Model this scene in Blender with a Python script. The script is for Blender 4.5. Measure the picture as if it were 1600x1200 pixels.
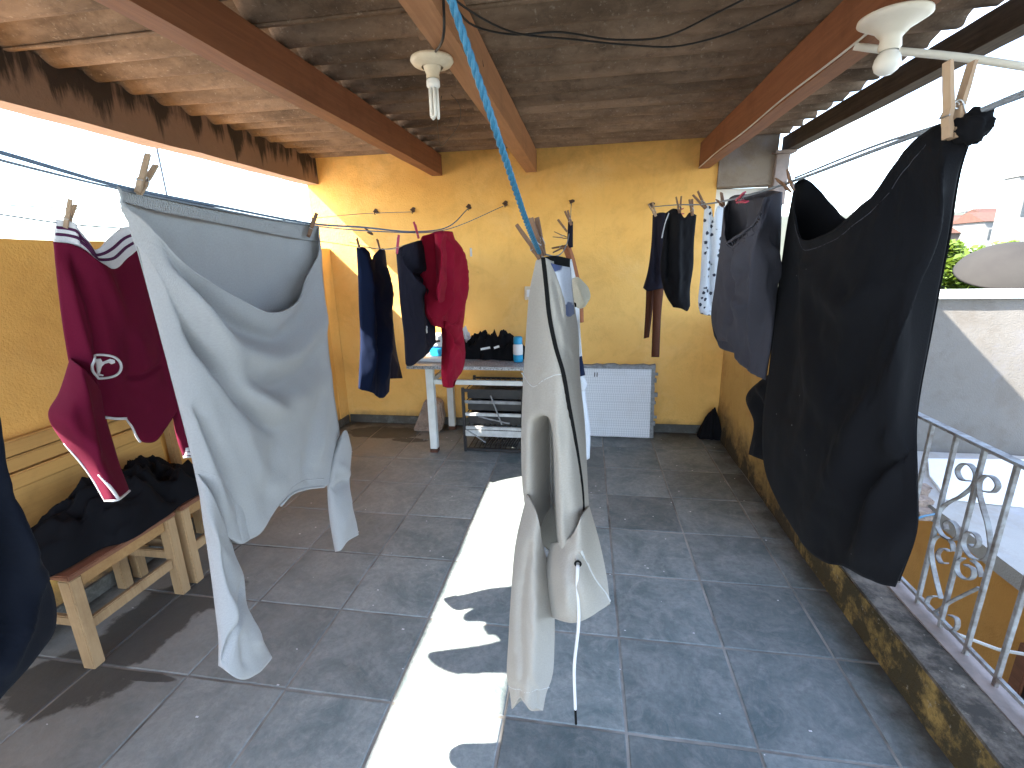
import bpy, bmesh, math, random
import numpy as np
from mathutils import Vector, Matrix, noise as mnoise
random.seed(7); RNG = np.random.default_rng(7)
R = math.radians
for o in list(bpy.data.objects): bpy.data.objects.remove(o)
SC = bpy.context.scene; COL = SC.collection

# ------------------------------------------------------------------ camera
CF, YAW, PIT, ROL, CH = 737.8, .15845, .26128, -.020826, 1.4688
FWD = np.array([-math.sin(YAW)*math.cos(PIT), math.cos(YAW)*math.cos(PIT), -math.sin(PIT)])
RT0 = np.array([math.cos(YAW), math.sin(YAW), 0.]); UP0 = np.cross(RT0, FWD)
RT = RT0*math.cos(ROL)+UP0*math.sin(ROL); UP = -RT0*math.sin(ROL)+UP0*math.cos(ROL)
CO = np.array([0, 0, CH])
cam = bpy.data.objects.new('camera', bpy.data.cameras.new('camera')); COL.objects.link(cam)
cam.data.sensor_width = 36; cam.data.lens = CF/1600*36; cam.data.clip_start = .02; cam.data.clip_end = 3000
cam.matrix_world = Matrix([[RT[i], UP[i], -FWD[i], CO[i]] for i in range(3)]+[[0, 0, 0, 1]])
SC.camera = cam
# ------------------------------------------------------------------ world, sun, exposure
SUN = Vector((1, .42, -1.0)).normalized()          # direction the light travels
world = bpy.data.worlds.new('World'); SC.world = world; world.use_nodes = True
wn = world.node_tree; wn.nodes.clear()
def wnode(t, **k):
    n = wn.nodes.new(t)
    for a, b in k.items(): setattr(n, a, b)
    return n
sky = wnode('ShaderNodeTexSky', sky_type='NISHITA', sun_disc=False, sun_elevation=math.asin(-SUN.z),
            sun_rotation=math.atan2(-SUN.x, -SUN.y), air_density=1.0, dust_density=1.6, ozone_density=1.0, altitude=700)
bg = wnode('ShaderNodeBackground'); bg.inputs[1].default_value = .13
tc = wnode('ShaderNodeTexCoord'); mp = wnode('ShaderNodeMapping'); mp.inputs['Scale'].default_value = (1.6, 1.6, 5)
ns = wnode('ShaderNodeTexNoise'); ns.inputs['Scale'].default_value = 2.2; ns.inputs['Detail'].default_value = 7; ns.inputs['Roughness'].default_value = .58
rp = wnode('ShaderNodeValToRGB'); rp.color_ramp.elements[0].position = .47; rp.color_ramp.elements[1].position = .8
mx = wnode('ShaderNodeMix', data_type='RGBA'); mx.inputs[7].default_value = (9.5, 9.8, 10.2, 1)
mu = wnode('ShaderNodeMath', operation='MULTIPLY'); mu.inputs[1].default_value = .4
wo = wnode('ShaderNodeOutputWorld'); L = wn.links.new
L(tc.outputs['Generated'], mp.inputs[0]); L(mp.outputs[0], ns.inputs[0]); L(ns.outputs[0], rp.inputs[0]); L(rp.outputs[0], mu.inputs[0])
L(mu.outputs[0], mx.inputs[0]); L(sky.outputs[0], mx.inputs[6]); L(mx.outputs[2], bg.inputs[0]); L(bg.outputs[0], wo.inputs[0])
sl = bpy.data.lights.new('sun', 'SUN'); sl.energy = 3.9; sl.angle = R(.53); sl.color = (1, .95, .86)
so = bpy.data.objects.new('sun', sl); COL.objects.link(so); so.location = (-6, -4, 7)
so.rotation_euler = SUN.to_track_quat('-Z', 'Y').to_euler()
SC.view_settings.view_transform = 'Standard'; SC.view_settings.look = 'None'
SC.view_settings.exposure = 3.2; SC.view_settings.gamma = 1; SC.view_settings.use_curve_mapping = False
SC.render.engine = 'CYCLES'
SC.cycles.max_bounces = 6; SC.cycles.diffuse_bounces = 4

# ------------------------------------------------------------------ helpers
def ray(x, y): return FWD+RT*(x-800)/CF-UP*(y-600)/CF
def on(x, y, ax, v):
    d = ray(x, y); return CO+d*((v-CO[ax])/d[ax])
def tag(o, label=None, cat=None, group=None, kind=None):
    if label: o['label'] = label
    if cat: o['category'] = cat
    if group: o['group'] = group
    if kind: o['kind'] = kind
    return o
def empty(name, loc, label, cat, group=None, rz=0):
    o = bpy.data.objects.new(name, None); COL.objects.link(o); o.location = loc; o.rotation_euler.z = rz
    o.empty_display_size = .05
    return tag(o, label, cat, group)
def link(name, me, mat, parent=None):
    o = bpy.data.objects.new(name, me); COL.objects.link(o)
    for m in (mat if isinstance(mat, (list, tuple)) else [mat]):
        if m and m.name not in me.materials: me.materials.append(m)
    if parent:
        o.parent = parent; bpy.context.view_layer.update()
        o.matrix_parent_inverse = parent.matrix_world.inverted()
    return o
class MB:
    """collects geometry in world coordinates"""
    def __init__(s): s.v = []; s.f = []
    def add(s, vs, fs):
        b = len(s.v); s.v += [tuple(map(float, v)) for v in vs]; s.f += [tuple(i+b for i in f) for f in fs]; return s
    def box(s, x0, x1, y0, y1, z0, z1):
        vs = [(x, y, z) for z in (z0, z1) for y in (y0, y1) for x in (x0, x1)]
        return s.add(vs, [(0, 2, 3, 1), (4, 5, 7, 6), (0, 1, 5, 4), (2, 6, 7, 3), (0, 4, 6, 2), (1, 3, 7, 5)])
    def bar(s, a, b, w, h, up=(0, 0, 1)):
        a, b, up = Vector(a), Vector(b), Vector(up); t = (b-a).normalized(); sx = t.cross(up).normalized(); u = sx.cross(t)
        vs = [p+sx*i*w/2+u*j*h/2 for p in (a, b) for j in (-1, 1) for i in (-1, 1)]
        return s.add(vs, [(0, 2, 3, 1), (4, 5, 7, 6), (0, 1, 5, 4), (2, 6, 7, 3), (0, 4, 6, 2), (1, 3, 7, 5)])
    def tube(s, pts, r, n=8, cap=True):
        P = [Vector(p) for p in pts]; rr = r if isinstance(r, (list, tuple)) else [r]*len(P)
        t0 = (P[1]-P[0]).normalized(); nrm = t0.orthogonal().normalized(); rings = []
        for i, p in enumerate(P):
            t = (P[min(i+1, len(P)-1)]-P[max(i-1, 0)]).normalized()
            nrm = (nrm-t*nrm.dot(t)).normalized(); bn = t.cross(nrm)
            rings.append([p+(nrm*math.cos(2*math.pi*k/n)+bn*math.sin(2*math.pi*k/n))*rr[i] for k in range(n)])
        fs = [(i*n+k, i*n+(k+1) % n, (i+1)*n+(k+1) % n, (i+1)*n+k) for i in range(len(P)-1) for k in range(n)]
        if cap: fs += [tuple(range(n))[::-1], tuple((len(P)-1)*n+k for k in range(n))]
        return s.add([v for g in rings for v in g], fs)
    def lathe(s, c, prof, n=24, axis=(0, 0, 1)):
        ax = Vector(axis).normalized(); a = ax.orthogonal().normalized(); b = ax.cross(a); c = Vector(c)
        vs = [c+ax*h+(a*math.cos(2*math.pi*k/n)+b*math.sin(2*math.pi*k/n))*r for r, h in prof for k in range(n)]
        fs = [(i*n+k, i*n+(k+1) % n, (i+1)*n+(k+1) % n, (i+1)*n+k) for i in range(len(prof)-1) for k in range(n)]
        return s.add(vs, fs)
    def prism(s, poly, d):
        n = len(poly); P = [Vector(p) for p in poly]; d = Vector(d)
        return s.add(P+[p+d for p in P], [tuple(range(n))[::-1], tuple(range(n, 2*n))]+[(i, (i+1) % n, n+(i+1) % n, n+i) for i in range(n)])
    def build(s, name, mat, parent=None, bevel=0, smooth=False, seg=2):
        me = bpy.data.meshes.new(name); me.from_pydata(s.v, [], s.f); me.update()
        bm = bmesh.new(); bm.from_mesh(me)
        bmesh.ops.recalc_face_normals(bm, faces=bm.faces)
        if bevel: bmesh.ops.bevel(bm, geom=[e for e in bm.edges], offset=bevel, segments=seg, affect='EDGES', clamp_overlap=True)
        bm.to_mesh(me); bm.free()
        if smooth:
            for p in me.polygons: p.use_smooth = True
        return link(name, me, mat, parent)
def crom(P, m):
    """Catmull-Rom resample of points P (n,d) to m points, chord-length parameter"""
    P = np.asarray(P, float)
    if len(P) == 1: return np.repeat(P, m, 0)
    seg = np.maximum(np.linalg.norm(np.diff(P, axis=0), axis=1), 1e-6)**.8
    t = np.concatenate([[0], np.cumsum(seg)]); t /= t[-1]
    s = np.linspace(0, 1, m); i = np.clip(np.searchsorted(t, s, 'right')-1, 0, len(P)-2)
    w = ((s-t[i])/(t[i+1]-t[i]))[:, None]
    tan = np.gradient(P, t, axis=0) if len(P) > 2 else np.repeat((P[1:]-P[:1])/(t[1]-t[0]), 2, 0)
    h = (t[i+1]-t[i])[:, None]
    return (2*w**3-3*w**2+1)*P[i]+(w**3-2*w**2+w)*h*tan[i]+(-2*w**3+3*w**2)*P[i+1]+(w**3-w**2)*h*tan[i+1]
def vnoise(x, y, seed=0):
    x = np.asarray(x, float); y = np.asarray(y, float)
    g = np.random.default_rng(seed).random((64, 64))*2-1
    xi = np.floor(x).astype(int); yi = np.floor(y).astype(int); fx = x-xi; fy = y-yi
    fx = fx*fx*fx*(fx*(fx*6-15)+10); fy = fy*fy*fy*(fy*(fy*6-15)+10)
    q = lambda a, b: g[a % 64, b % 64]
    return (q(xi, yi)*(1-fx)+q(xi+1, yi)*fx)*(1-fy)+(q(xi, yi+1)*(1-fx)+q(xi+1, yi+1)*fx)*fy
def fbm(x, y, seed=0, o=3): return sum(vnoise(x*2**k, y*2**k, seed+k)/2**k for k in range(o))

# ------------------------------------------------------------------ materials
def nodes(name):
    m = bpy.data.materials.new(name); m.use_nodes = True; nt = m.node_tree
    return m, nt, nt.nodes['Principled BSDF'], nt.nodes['Material Output']
def N(nt, t, ins=None, **k):
    n = nt.nodes.new(t)
    for a, b in k.items(): setattr(n, a, b)
    for a, b in (ins or {}).items():
        if isinstance(b, bpy.types.NodeSocket): nt.links.new(b, n.inputs[a])
        else: n.inputs[a].default_value = b
    return n
def c4(c): return (c[0], c[1], c[2], 1)
def ramp(nt, fac, stops):
    r = N(nt, 'ShaderNodeValToRGB', {0: fac}); e = r.color_ramp.elements
    while len(e) < len(stops): e.new(.5)
    for q, (p, c) in zip(e, stops): q.position = p; q.color = c4(c) if isinstance(c, tuple) else (c, c, c, 1)
    return r.outputs[0]
def mixc(nt, fac, a, b, mode='MIX'):
    m = N(nt, 'ShaderNodeMix', data_type='RGBA', blend_type=mode)
    for i, v in ((0, fac), (6, a), (7, b)):
        if isinstance(v, bpy.types.NodeSocket): nt.links.new(v, m.inputs[i])
        else: m.inputs[i].default_value = v if i == 0 else c4(v)
    return m.outputs[2]
def noise(nt, vec, scale, detail=5, rough=.6, dist=0):
    return N(nt, 'ShaderNodeTexNoise', {'Vector': vec, 'Scale': scale, 'Detail': detail, 'Roughness': rough, 'Distortion': dist}).outputs[0]
def coords(nt, kind='pos', scale=(1, 1, 1)):
    o = N(nt, 'ShaderNodeNewGeometry').outputs['Position'] if kind == 'pos' else N(nt, 'ShaderNodeTexCoord').outputs[{'obj': 'Object', 'uv': 'UV', 'gen': 'Generated'}[kind]]
    return N(nt, 'ShaderNodeMapping', {0: o, 'Scale': scale}).outputs[0] if scale != (1, 1, 1) else o
def bump(nt, bs, h, strength=.3, dist=.01):
    b = N(nt, 'ShaderNodeBump', {'Height': h, 'Strength': strength, 'Distance': dist}); nt.links.new(b.outputs[0], bs.inputs['Normal'])
def simple(name, c1, c2=None, rough=.6, scale=14, bs=.2, bd=.004, metal=0, coord='pos', stretch=(1, 1, 1), spec=.4, rnd=0):
    m, nt, b, o = nodes(name); c2 = c2 or tuple(v*.7 for v in c1)
    v = coords(nt, coord, stretch); n1 = noise(nt, v, scale, 6); col = mixc(nt, ramp(nt, n1, [(.35, 0.), (.7, 1.)]), c1, c2)
    if rnd:
        oi = N(nt, 'ShaderNodeObjectInfo').outputs['Random']
        hs = N(nt, 'ShaderNodeHueSaturation', {'Color': col, 'Value': N(nt, 'ShaderNodeMapRange', {0: oi, 3: 1-rnd, 4: 1+rnd}).outputs[0]}); col = hs.outputs[0]
    nt.links.new(col, b.inputs['Base Color']); b.inputs['Roughness'].default_value = rough; b.inputs['Metallic'].default_value = metal
    b.inputs['Specular IOR Level'].default_value = spec
    if bs: bump(nt, b, noise(nt, v, scale*4, 5), bs, bd)
    return m
def plaster(name, c1, c2, dirt, lo=0., hi=.25, top=None, amount=1., stain=.5):
    m, nt, b, o = nodes(name); v = coords(nt)
    n1 = noise(nt, v, 1.3, 8, .65); col = mixc(nt, ramp(nt, n1, [(.32, 0.), (.72, 1.)]), c1, c2)
    n3 = noise(nt, v, 4, 9, .72, .5); col = mixc(nt, ramp(nt, n3, [(.48, 0.), (.74, stain*.8)]), col, tuple(x*y for x, y in zip(c1, (.62, .52, .42))))
    n6 = noise(nt, v, 2.1, 9, .7, .3); col = mixc(nt, ramp(nt, n6, [(.52, 0.), (.72, stain*.6)]), col, tuple(min(.9, x*y) for x, y in zip(c1, (1.06, 1.22, 1.75))))
    n7 = noise(nt, v, 34, 6, .8); col = mixc(nt, ramp(nt, n7, [(.62, 0.), (.72, stain*.7)]), col, tuple(x*.5 for x in c1))
    vs = coords(nt, 'pos', (4.5, 4.5, .35)); n4 = noise(nt, vs, 1.6, 6, .7); col = mixc(nt, ramp(nt, n4, [(.6, 0.), (.85, stain*.3)]), col, dirt)
    z = N(nt, 'ShaderNodeSeparateXYZ', {0: v}).outputs[2]
    n2 = noise(nt, v, 4.2, 8, .75, .4)
    g = N(nt, 'ShaderNodeMapRange', {0: z, 1: lo, 2: hi, 3: 1., 4: 0.}).outputs[0]
    s = N(nt, 'ShaderNodeMath', {0: g, 1: n2}, operation='MULTIPLY').outputs[0]
    col = mixc(nt, ramp(nt, s, [(.18, 0.), (.42, amount)]), col, dirt)
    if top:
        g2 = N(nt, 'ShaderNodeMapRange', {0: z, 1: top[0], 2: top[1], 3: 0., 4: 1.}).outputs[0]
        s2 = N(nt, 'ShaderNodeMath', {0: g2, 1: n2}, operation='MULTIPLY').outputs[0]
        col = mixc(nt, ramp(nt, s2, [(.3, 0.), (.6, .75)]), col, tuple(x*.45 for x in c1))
    nt.links.new(col, b.inputs['Base Color']); b.inputs['Roughness'].default_value = .85; b.inputs['Specular IOR Level'].default_value = .25
    hb = N(nt, 'ShaderNodeMath', {0: noise(nt, v, 9, 6, .7), 1: noise(nt, v, 90, 4)}, operation='ADD').outputs[0]
    bump(nt, b, hb, .35, .012)
    return m
def wood(name, c1, c2, axis=1, rough=.6, rnd=.0, stain=None):
    m, nt, b, o = nodes(name); sc = [26, 26, 26]; sc[axis] = 1.3
    v = coords(nt, 'pos', tuple(sc)); n1 = noise(nt, v, 1.5, 8, .7, 1.2)
    col = mixc(nt, ramp(nt, n1, [(.3, 0.), (.7, 1.)]), c1, c2)
    n2 = noise(nt, coords(nt), 3, 6, .7); col = mixc(nt, ramp(nt, n2, [(.5, 0.), (.78, .6)]), col, stain or tuple(x*.45 for x in c2))
    if rnd:
        oi = N(nt, 'ShaderNodeObjectInfo').outputs['Random']
        col = N(nt, 'ShaderNodeHueSaturation', {'Color': col, 'Value': N(nt, 'ShaderNodeMapRange', {0: oi, 3: 1-rnd, 4: 1+rnd}).outputs[0]}).outputs[0]
    nt.links.new(col, b.inputs['Base Color']); b.inputs['Roughness'].default_value = rough; b.inputs['Specular IOR Level'].default_value = .3
    bump(nt, b, n1, .35, .003); return m
def fabric(name, c, rough=.9, weave=420, ws=.25, rib=0, sheen=.25, trans=.12, var=.14, print_=None, speck=0, crease=0):
    m, nt, b, o = nodes(name); uv = coords(nt, 'uv'); pos = coords(nt)
    n1 = noise(nt, pos, 7, 6, .6); col = mixc(nt, n1, tuple(x*(1-var) for x in c), tuple(min(1, x*(1+var)) for x in c))
    n0 = noise(nt, uv, 260, 3, .6); col = mixc(nt, ramp(nt, n0, [(.3, 0.), (.75, .35)]), col, tuple(x*.62 for x in c))
    if print_:
        vo = N(nt, 'ShaderNodeTexVoronoi', {'Vector': N(nt, 'ShaderNodeMapping', {0: uv, 'Scale': (1, .8, 1)}).outputs[0], 'Scale': print_[0], 'Randomness': .75}).outputs[0]
        nn = noise(nt, uv, print_[0]*1.7, 3); ad = N(nt, 'ShaderNodeMath', {0: vo, 1: N(nt, 'ShaderNodeMath', {0: nn, 1: .55}, operation='MULTIPLY').outputs[0]}, operation='ADD').outputs[0]
        col = mixc(nt, ramp(nt, ad, [(.55, 1.), (.63, 0.)]), col, print_[1])
    if speck:
        vo = N(nt, 'ShaderNodeTexVoronoi', {'Vector': uv, 'Scale': 17.}).outputs[0]
        col = mixc(nt, ramp(nt, vo, [(.018, .7), (.028, 0.)]), col, (.55, .55, .55))
    nt.links.new(col, b.inputs['Base Color']); b.inputs['Roughness'].default_value = rough; b.inputs['Specular IOR Level'].default_value = .12
    b.inputs['Sheen Weight'].default_value = sheen; b.inputs['Sheen Roughness'].default_value = .5; b.inputs['Sheen Tint'].default_value = c4(tuple(min(1, x*1.5+.05) for x in c))
    w = N(nt, 'ShaderNodeTexWave', {'Vector': uv, 'Scale': rib, 'Distortion': .3}, bands_direction='X').outputs['Fac'] if rib else noise(nt, uv, weave, 3)
    h = N(nt, 'ShaderNodeMath', {0: w, 1: noise(nt, uv, 60, 5, .6)}, operation='ADD').outputs[0]
    cr = N(nt, 'ShaderNodeTexNoise', {'Vector': N(nt, 'ShaderNodeMapping', {0: uv, 'Rotation': (0, 0, .35), 'Scale': (1.7, .8, 1)}).outputs[0], 'Scale': 15., 'Detail': 5., 'Roughness': .5, 'Distortion': 1.1}, noise_type='RIDGED_MULTIFRACTAL' if crease else 'FBM').outputs[0]
    b0 = N(nt, 'ShaderNodeBump', {'Height': cr, 'Strength': crease or .12, 'Distance': .008})
    bump(nt, b, h, ws, .0015); nt.links.new(b0.outputs[0], b.inputs['Normal'].links[0].from_node.inputs['Normal'])
    if trans:
        t = N(nt, 'ShaderNodeBsdfTranslucent', {'Color': col}); ms = N(nt, 'ShaderNodeMixShader', {0: trans})
        nt.links.new(b.outputs[0], ms.inputs[1]); nt.links.new(t.outputs[0], ms.inputs[2]); nt.links.new(ms.outputs[0], o.inputs[0])
    return m
OCH, OCH2 = (.85, .515, .16), (.80, .44, .115)
M = {}
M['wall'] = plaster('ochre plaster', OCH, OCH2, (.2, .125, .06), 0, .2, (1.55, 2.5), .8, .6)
M['wall_left'] = plaster('shade tinted ochre plaster', (.76, .42, .115), (.68, .36, .09), (.16, .10, .06), 0, .3)  # same ochre paint, darker and more orange to carry the wall's shade
M['parapet'] = plaster('mouldy ochre plaster', (.62, .40, .14), (.5, .31, .09), (.035, .03, .022), -.05, .55, None, .95, .9)
M['kerbside'] = plaster('blackened ochre plaster', (.42, .28, .09), (.28, .18, .06), (.03, .027, .02), -.25, .65, None, .95, 1.)
M['concrete'] = plaster('dirty concrete', (.30, .25, .20), (.22, .18, .145), (.03, .026, .022), -9, -8, None, 0, 1.)
M['kerbtop'] = simple('weathered kerb top', (.22, .20, .175), (.09, .085, .075), .9, 9, .5, .01)
M['kerblip'] = simple('pinkish worn concrete lip', (.36, .29, .26), (.24, .2, .18), .85, 12, .4, .006)
M['beamconc'] = plaster('stained concrete beam', (.36, .25, .17), (.27, .18, .12), (.03, .022, .017), -9, -8, (2.06, 2.22), 0, 1.)
M['grey_render'] = plaster('grey render', (.165, .152, .136), (.135, .125, .112), (.085, .079, .07), -.6, .3, None, .8, .7)
M['cream_house'] = simple('pale house paint', (.085, .075, .068), (.062, .055, .05), .85, .6, 0, rnd=.18, coord='obj')
M['white_house'] = simple('white house paint', (.2, .2, .197), (.17, .17, .167), .8, .6, 0)
M['red_roof'] = simple('clay roof', (.085, .038, .027), (.06, .028, .02), .85, 2, 0, rnd=.25)
M['house_glass'] = simple('dark window glass', (.05, .06, .07), None, .2, 3, 0)
M['white_paint'] = simple('white paint', (.78, .78, .76), (.66, .66, .64), .6, 5, .1)
M['white_sheet'] = simple('white sheet metal', (.86, .87, .86), (.76, .77, .76), .5, 4, .1)
M['slab'] = plaster('sandy concrete slab', (.42, .40, .365), (.34, .32, .29), (.15, .14, .12), -.9, -.55, None, .7, .6)
M['slab_pale'] = simple('pale concrete roof', (.56, .52, .46), (.46, .43, .38), .9, 3, .2, .01)
M['orange_side'] = plaster('orange side wall', (.72, .36, .09), (.6, .28, .07), (.2, .11, .05), -4, -3.6, None, .6, .6)
M['alley'] = simple('alley concrete', (.34, .32, .29), (.24, .225, .2), .9, 3)
M['darkdoor'] = simple('dark brown door', (.035, .022, .016), (.02, .014, .01), .6, 9)
M['beam'] = wood('reddish brown timber', (.30, .125, .06), (.20, .08, .04), 1, .65)
M['beam_pale'] = wood('pale orange timber', (.46, .235, .12), (.34, .165, .085), 1, .65, stain=(.2, .1, .06))
M['beam_old'] = wood('blackened weathered timber', (.13, .10, .075), (.06, .047, .037), 1, .85)
M['bench'] = wood('varnished pine', (.42, .24, .10), (.32, .17, .065), 0, .5, .1)
M['bench_leg'] = wood('worn pine leg', (.45, .29, .15), (.33, .20, .10), 2, .6, .1)
M['seat'] = wood('terracotta stained seat wood', (.24, .10, .055), (.17, .07, .04), 1, .5, .08)
M['bench_back'] = wood('yellow varnished board', (.56, .32, .10), (.46, .25, .075), 1, .5, .06)
M['pin_wood'] = wood('clothespin wood', (.42, .30, .2), (.3, .2, .13), 2, .7)
M['pin_pink'] = simple('pink plastic', (.5, .06, .12), None, .4, 20, 0)
M['pin_brown'] = wood('dark clothespin wood', (.22, .12, .07), (.14, .08, .05), 2, .7)
M['steel'] = simple('spring steel', (.45, .45, .46), None, .35, 20, 0, metal=.9)
M['line'] = simple('grey line cord', (.22, .25, .30), (.15, .17, .2), .7, 80)
M['line_blue'] = simple('slate blue line cord', (.14, .19, .27), None, .7, 80)
M['rope'] = simple('blue nylon rope', (.03, .165, .28), (.018, .10, .18), .5, 120, .4, .002)
M['wire'] = simple('black wire', (.012, .011, .011), None, .5, 20, 0)
M['conduit'] = simple('white conduit', (.72, .70, .64), (.6, .58, .52), .5, 9, 0)
M['porcelain'] = simple('cream lamp porcelain', (.74, .65, .50), (.6, .5, .36), .45, 18, .05)
M['porcelain_w'] = simple('white lamp plastic', (.78, .75, .68), (.7, .66, .58), .4, 14, .05)
M['tubeglass'] = simple('white tube glass', (.86, .86, .84), (.8, .8, .78), .25, 10, 0)
M['rail'] = simple('peeling grey railing paint', (.31, .315, .31), (.12, .09, .075), .6, 26, .3, .003)
M['table_white'] = simple('white painted table frame', (.74, .75, .72), (.6, .6, .55), .5, 8, .1)
M['rust'] = simple('rusty foot', (.12, .05, .03), (.06, .03, .02), .8, 30)
M['rackblack'] = simple('black rack steel', (.02, .02, .022), (.035, .03, .028), .45, 20, .1)
M['rackwhite'] = simple('white rack bar', (.6, .6, .58), (.4, .4, .38), .5, 20, .1)
M['rackgrey'] = simple('grey rack strip', (.3, .3, .3), (.15, .15, .15), .5, 20, .1)
M['stone'] = simple('broken masonry', (.34, .25, .19), (.2, .15, .12), .9, 14, .7, .02)
M['foam'] = simple('grey crumbling edge', (.30, .31, .31), (.16, .165, .17), .9, 40, .6, .01)
M['plasticwhite'] = simple('white plastic', (.8, .8, .8), (.72, .72, .72), .4, 9, 0)
M['plasticblue'] = simple('blue plastic', (.03, .36, .62), (.02, .28, .5), .4, 9, 0)
M['blackthing'] = simple('black plastic', (.015, .015, .017), None, .5, 9, 0)
M['dishgrey'] = simple('grey dish paint', (.035, .033, .031), (.03, .028, .027), .9, 4, 0, spec=.05)
M['antenna'] = simple('antenna aluminium', (.10, .105, .115), None, .5, 9, 0)
M['bark'] = simple('bark', (.10, .075, .05), (.06, .045, .03), .9, 9, .5, .02)
M['nail'] = simple('rusty hook', (.08, .04, .025), (.05, .03, .02), .7, 50)
M['soil'] = simple('ground', (.06, .062, .045), (.045, .05, .032), .95, .05, 0)
def leafmat():
    m, nt, b, o = nodes('sunny leaf'); v = coords(nt); n1 = noise(nt, v, 1.4, 5)
    col = mixc(nt, ramp(nt, n1, [(.3, 0.), (.7, 1.)]), (.065, .11, .016), (.12, .175, .026))
    nt.links.new(col, b.inputs['Base Color']); b.inputs['Roughness'].default_value = .6
    t = N(nt, 'ShaderNodeBsdfTranslucent', {'Color': (.2, .29, .03, 1)}); ms = N(nt, 'ShaderNodeMixShader', {0: .35})
    nt.links.new(b.outputs[0], ms.inputs[1]); nt.links.new(t.outputs[0], ms.inputs[2]); nt.links.new(ms.outputs[0], o.inputs[0])
    return m
M['leaf'] = leafmat()
def slatemat():
    m, nt, b, o = nodes('slate tile'); v = coords(nt)
    oi = N(nt, 'ShaderNodeObjectInfo').outputs['Random']
    off = N(nt, 'ShaderNodeVectorMath', {0: v, 1: N(nt, 'ShaderNodeCombineXYZ', {0: N(nt, 'ShaderNodeMath', {0: oi, 1: 37.}, operation='MULTIPLY').outputs[0]}).outputs[0]}, operation='ADD').outputs[0]
    n1 = noise(nt, off, 3.6, 10, .72, .8); col = mixc(nt, ramp(nt, n1, [(.37, 0.), (.64, 1.)]), (.112, .15, .153), (.275, .297, .287))
    n2 = noise(nt, off, 11, 8, .75, 1.2); col = mixc(nt, ramp(nt, n2, [(.48, 0.), (.7, .6)]), col, (.36, .36, .345))
    n5 = noise(nt, off, 45, 5, .7); col = mixc(nt, ramp(nt, n5, [(.35, .45), (.55, 0.)]), col, (.12, .135, .142))
    hs = N(nt, 'ShaderNodeHueSaturation', {'Color': col, 'Value': N(nt, 'ShaderNodeMapRange', {0: oi, 3: .76, 4: 1.2}).outputs[0]}); col = hs.outputs[0]
    # brown dust film that thickens towards the bench side
    x = N(nt, 'ShaderNodeSeparateXYZ', {0: v}).outputs[0]
    dn = N(nt, 'ShaderNodeMath', {0: N(nt, 'ShaderNodeMapRange', {0: x, 1: -.5, 2: -2.1, 3: .05, 4: .85}).outputs[0], 1: noise(nt, v, 2.5, 7, .7)}, operation='MULTIPLY').outputs[0]
    col = mixc(nt, ramp(nt, dn, [(.05, 0.), (.5, .8)]), col, (.32, .29, .25))
    # dark brown, noise-broken bands along the walls
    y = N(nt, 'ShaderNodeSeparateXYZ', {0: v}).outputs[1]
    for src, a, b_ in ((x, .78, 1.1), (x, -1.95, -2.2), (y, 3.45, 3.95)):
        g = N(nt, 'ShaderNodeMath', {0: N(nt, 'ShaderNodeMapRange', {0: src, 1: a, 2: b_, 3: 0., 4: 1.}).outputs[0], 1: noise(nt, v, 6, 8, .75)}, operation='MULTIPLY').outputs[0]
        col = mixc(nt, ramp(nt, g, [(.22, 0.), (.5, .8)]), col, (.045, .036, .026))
    # spilled water by the bench
    wet = None
    for cx, cy, rx, ry in ((-1.80, 1.42, .17, .30), (-1.86, 1.12, .22, .14), (-1.70, 1.62, .16, .14), (-1.62, 1.18, .16, .02), (-1.75, 3.7, .34, .14), (-1.45, 3.55, .16, .05)):
        d = N(nt, 'ShaderNodeVectorMath', {0: N(nt, 'ShaderNodeVectorMath', {0: v, 1: (cx, cy, 0)}, operation='SUBTRACT').outputs[0], 1: (1/rx, 1/ry, 0)}, operation='MULTIPLY').outputs[0]
        ln = N(nt, 'ShaderNodeVectorMath', {0: d}, operation='LENGTH').outputs['Value']
        k = N(nt, 'ShaderNodeMath', {0: 1.15, 1: ln}, operation='SUBTRACT').outputs[0]
        wet = k if wet is None else N(nt, 'ShaderNodeMath', {0: wet, 1: k}, operation='MAXIMUM').outputs[0]
    wn_ = N(nt, 'ShaderNodeMath', {0: wet, 1: N(nt, 'ShaderNodeMath', {0: noise(nt, v, 9, 6, .6), 1: .5}, operation='SUBTRACT').outputs[0]}, operation='ADD').outputs[0]
    wm = ramp(nt, wn_, [(.1, 0.), (.22, 1.)])
    col = mixc(nt, N(nt, 'ShaderNodeMath', {0: wm, 1: .72}, operation='MULTIPLY').outputs[0], col, (.022, .019, .017))
    nt.links.new(col, b.inputs['Base Color'])
    nt.links.new(N(nt, 'ShaderNodeMapRange', {0: n1, 3: .42, 4: .62}).outputs[0], b.inputs['Roughness']); b.inputs['Specular IOR Level'].default_value = .42
    hb = N(nt, 'ShaderNodeMath', {0: n1, 1: noise(nt, off, 38, 6, .65)}, operation='ADD').outputs[0]
    bump(nt, b, hb, .28, .006); return m
M['slate'] = slatemat()
M['grout'] = simple('dusty grout', (.37, .35, .315), (.09, .083, .072), .95, 3.2, .5, .004)
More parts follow.
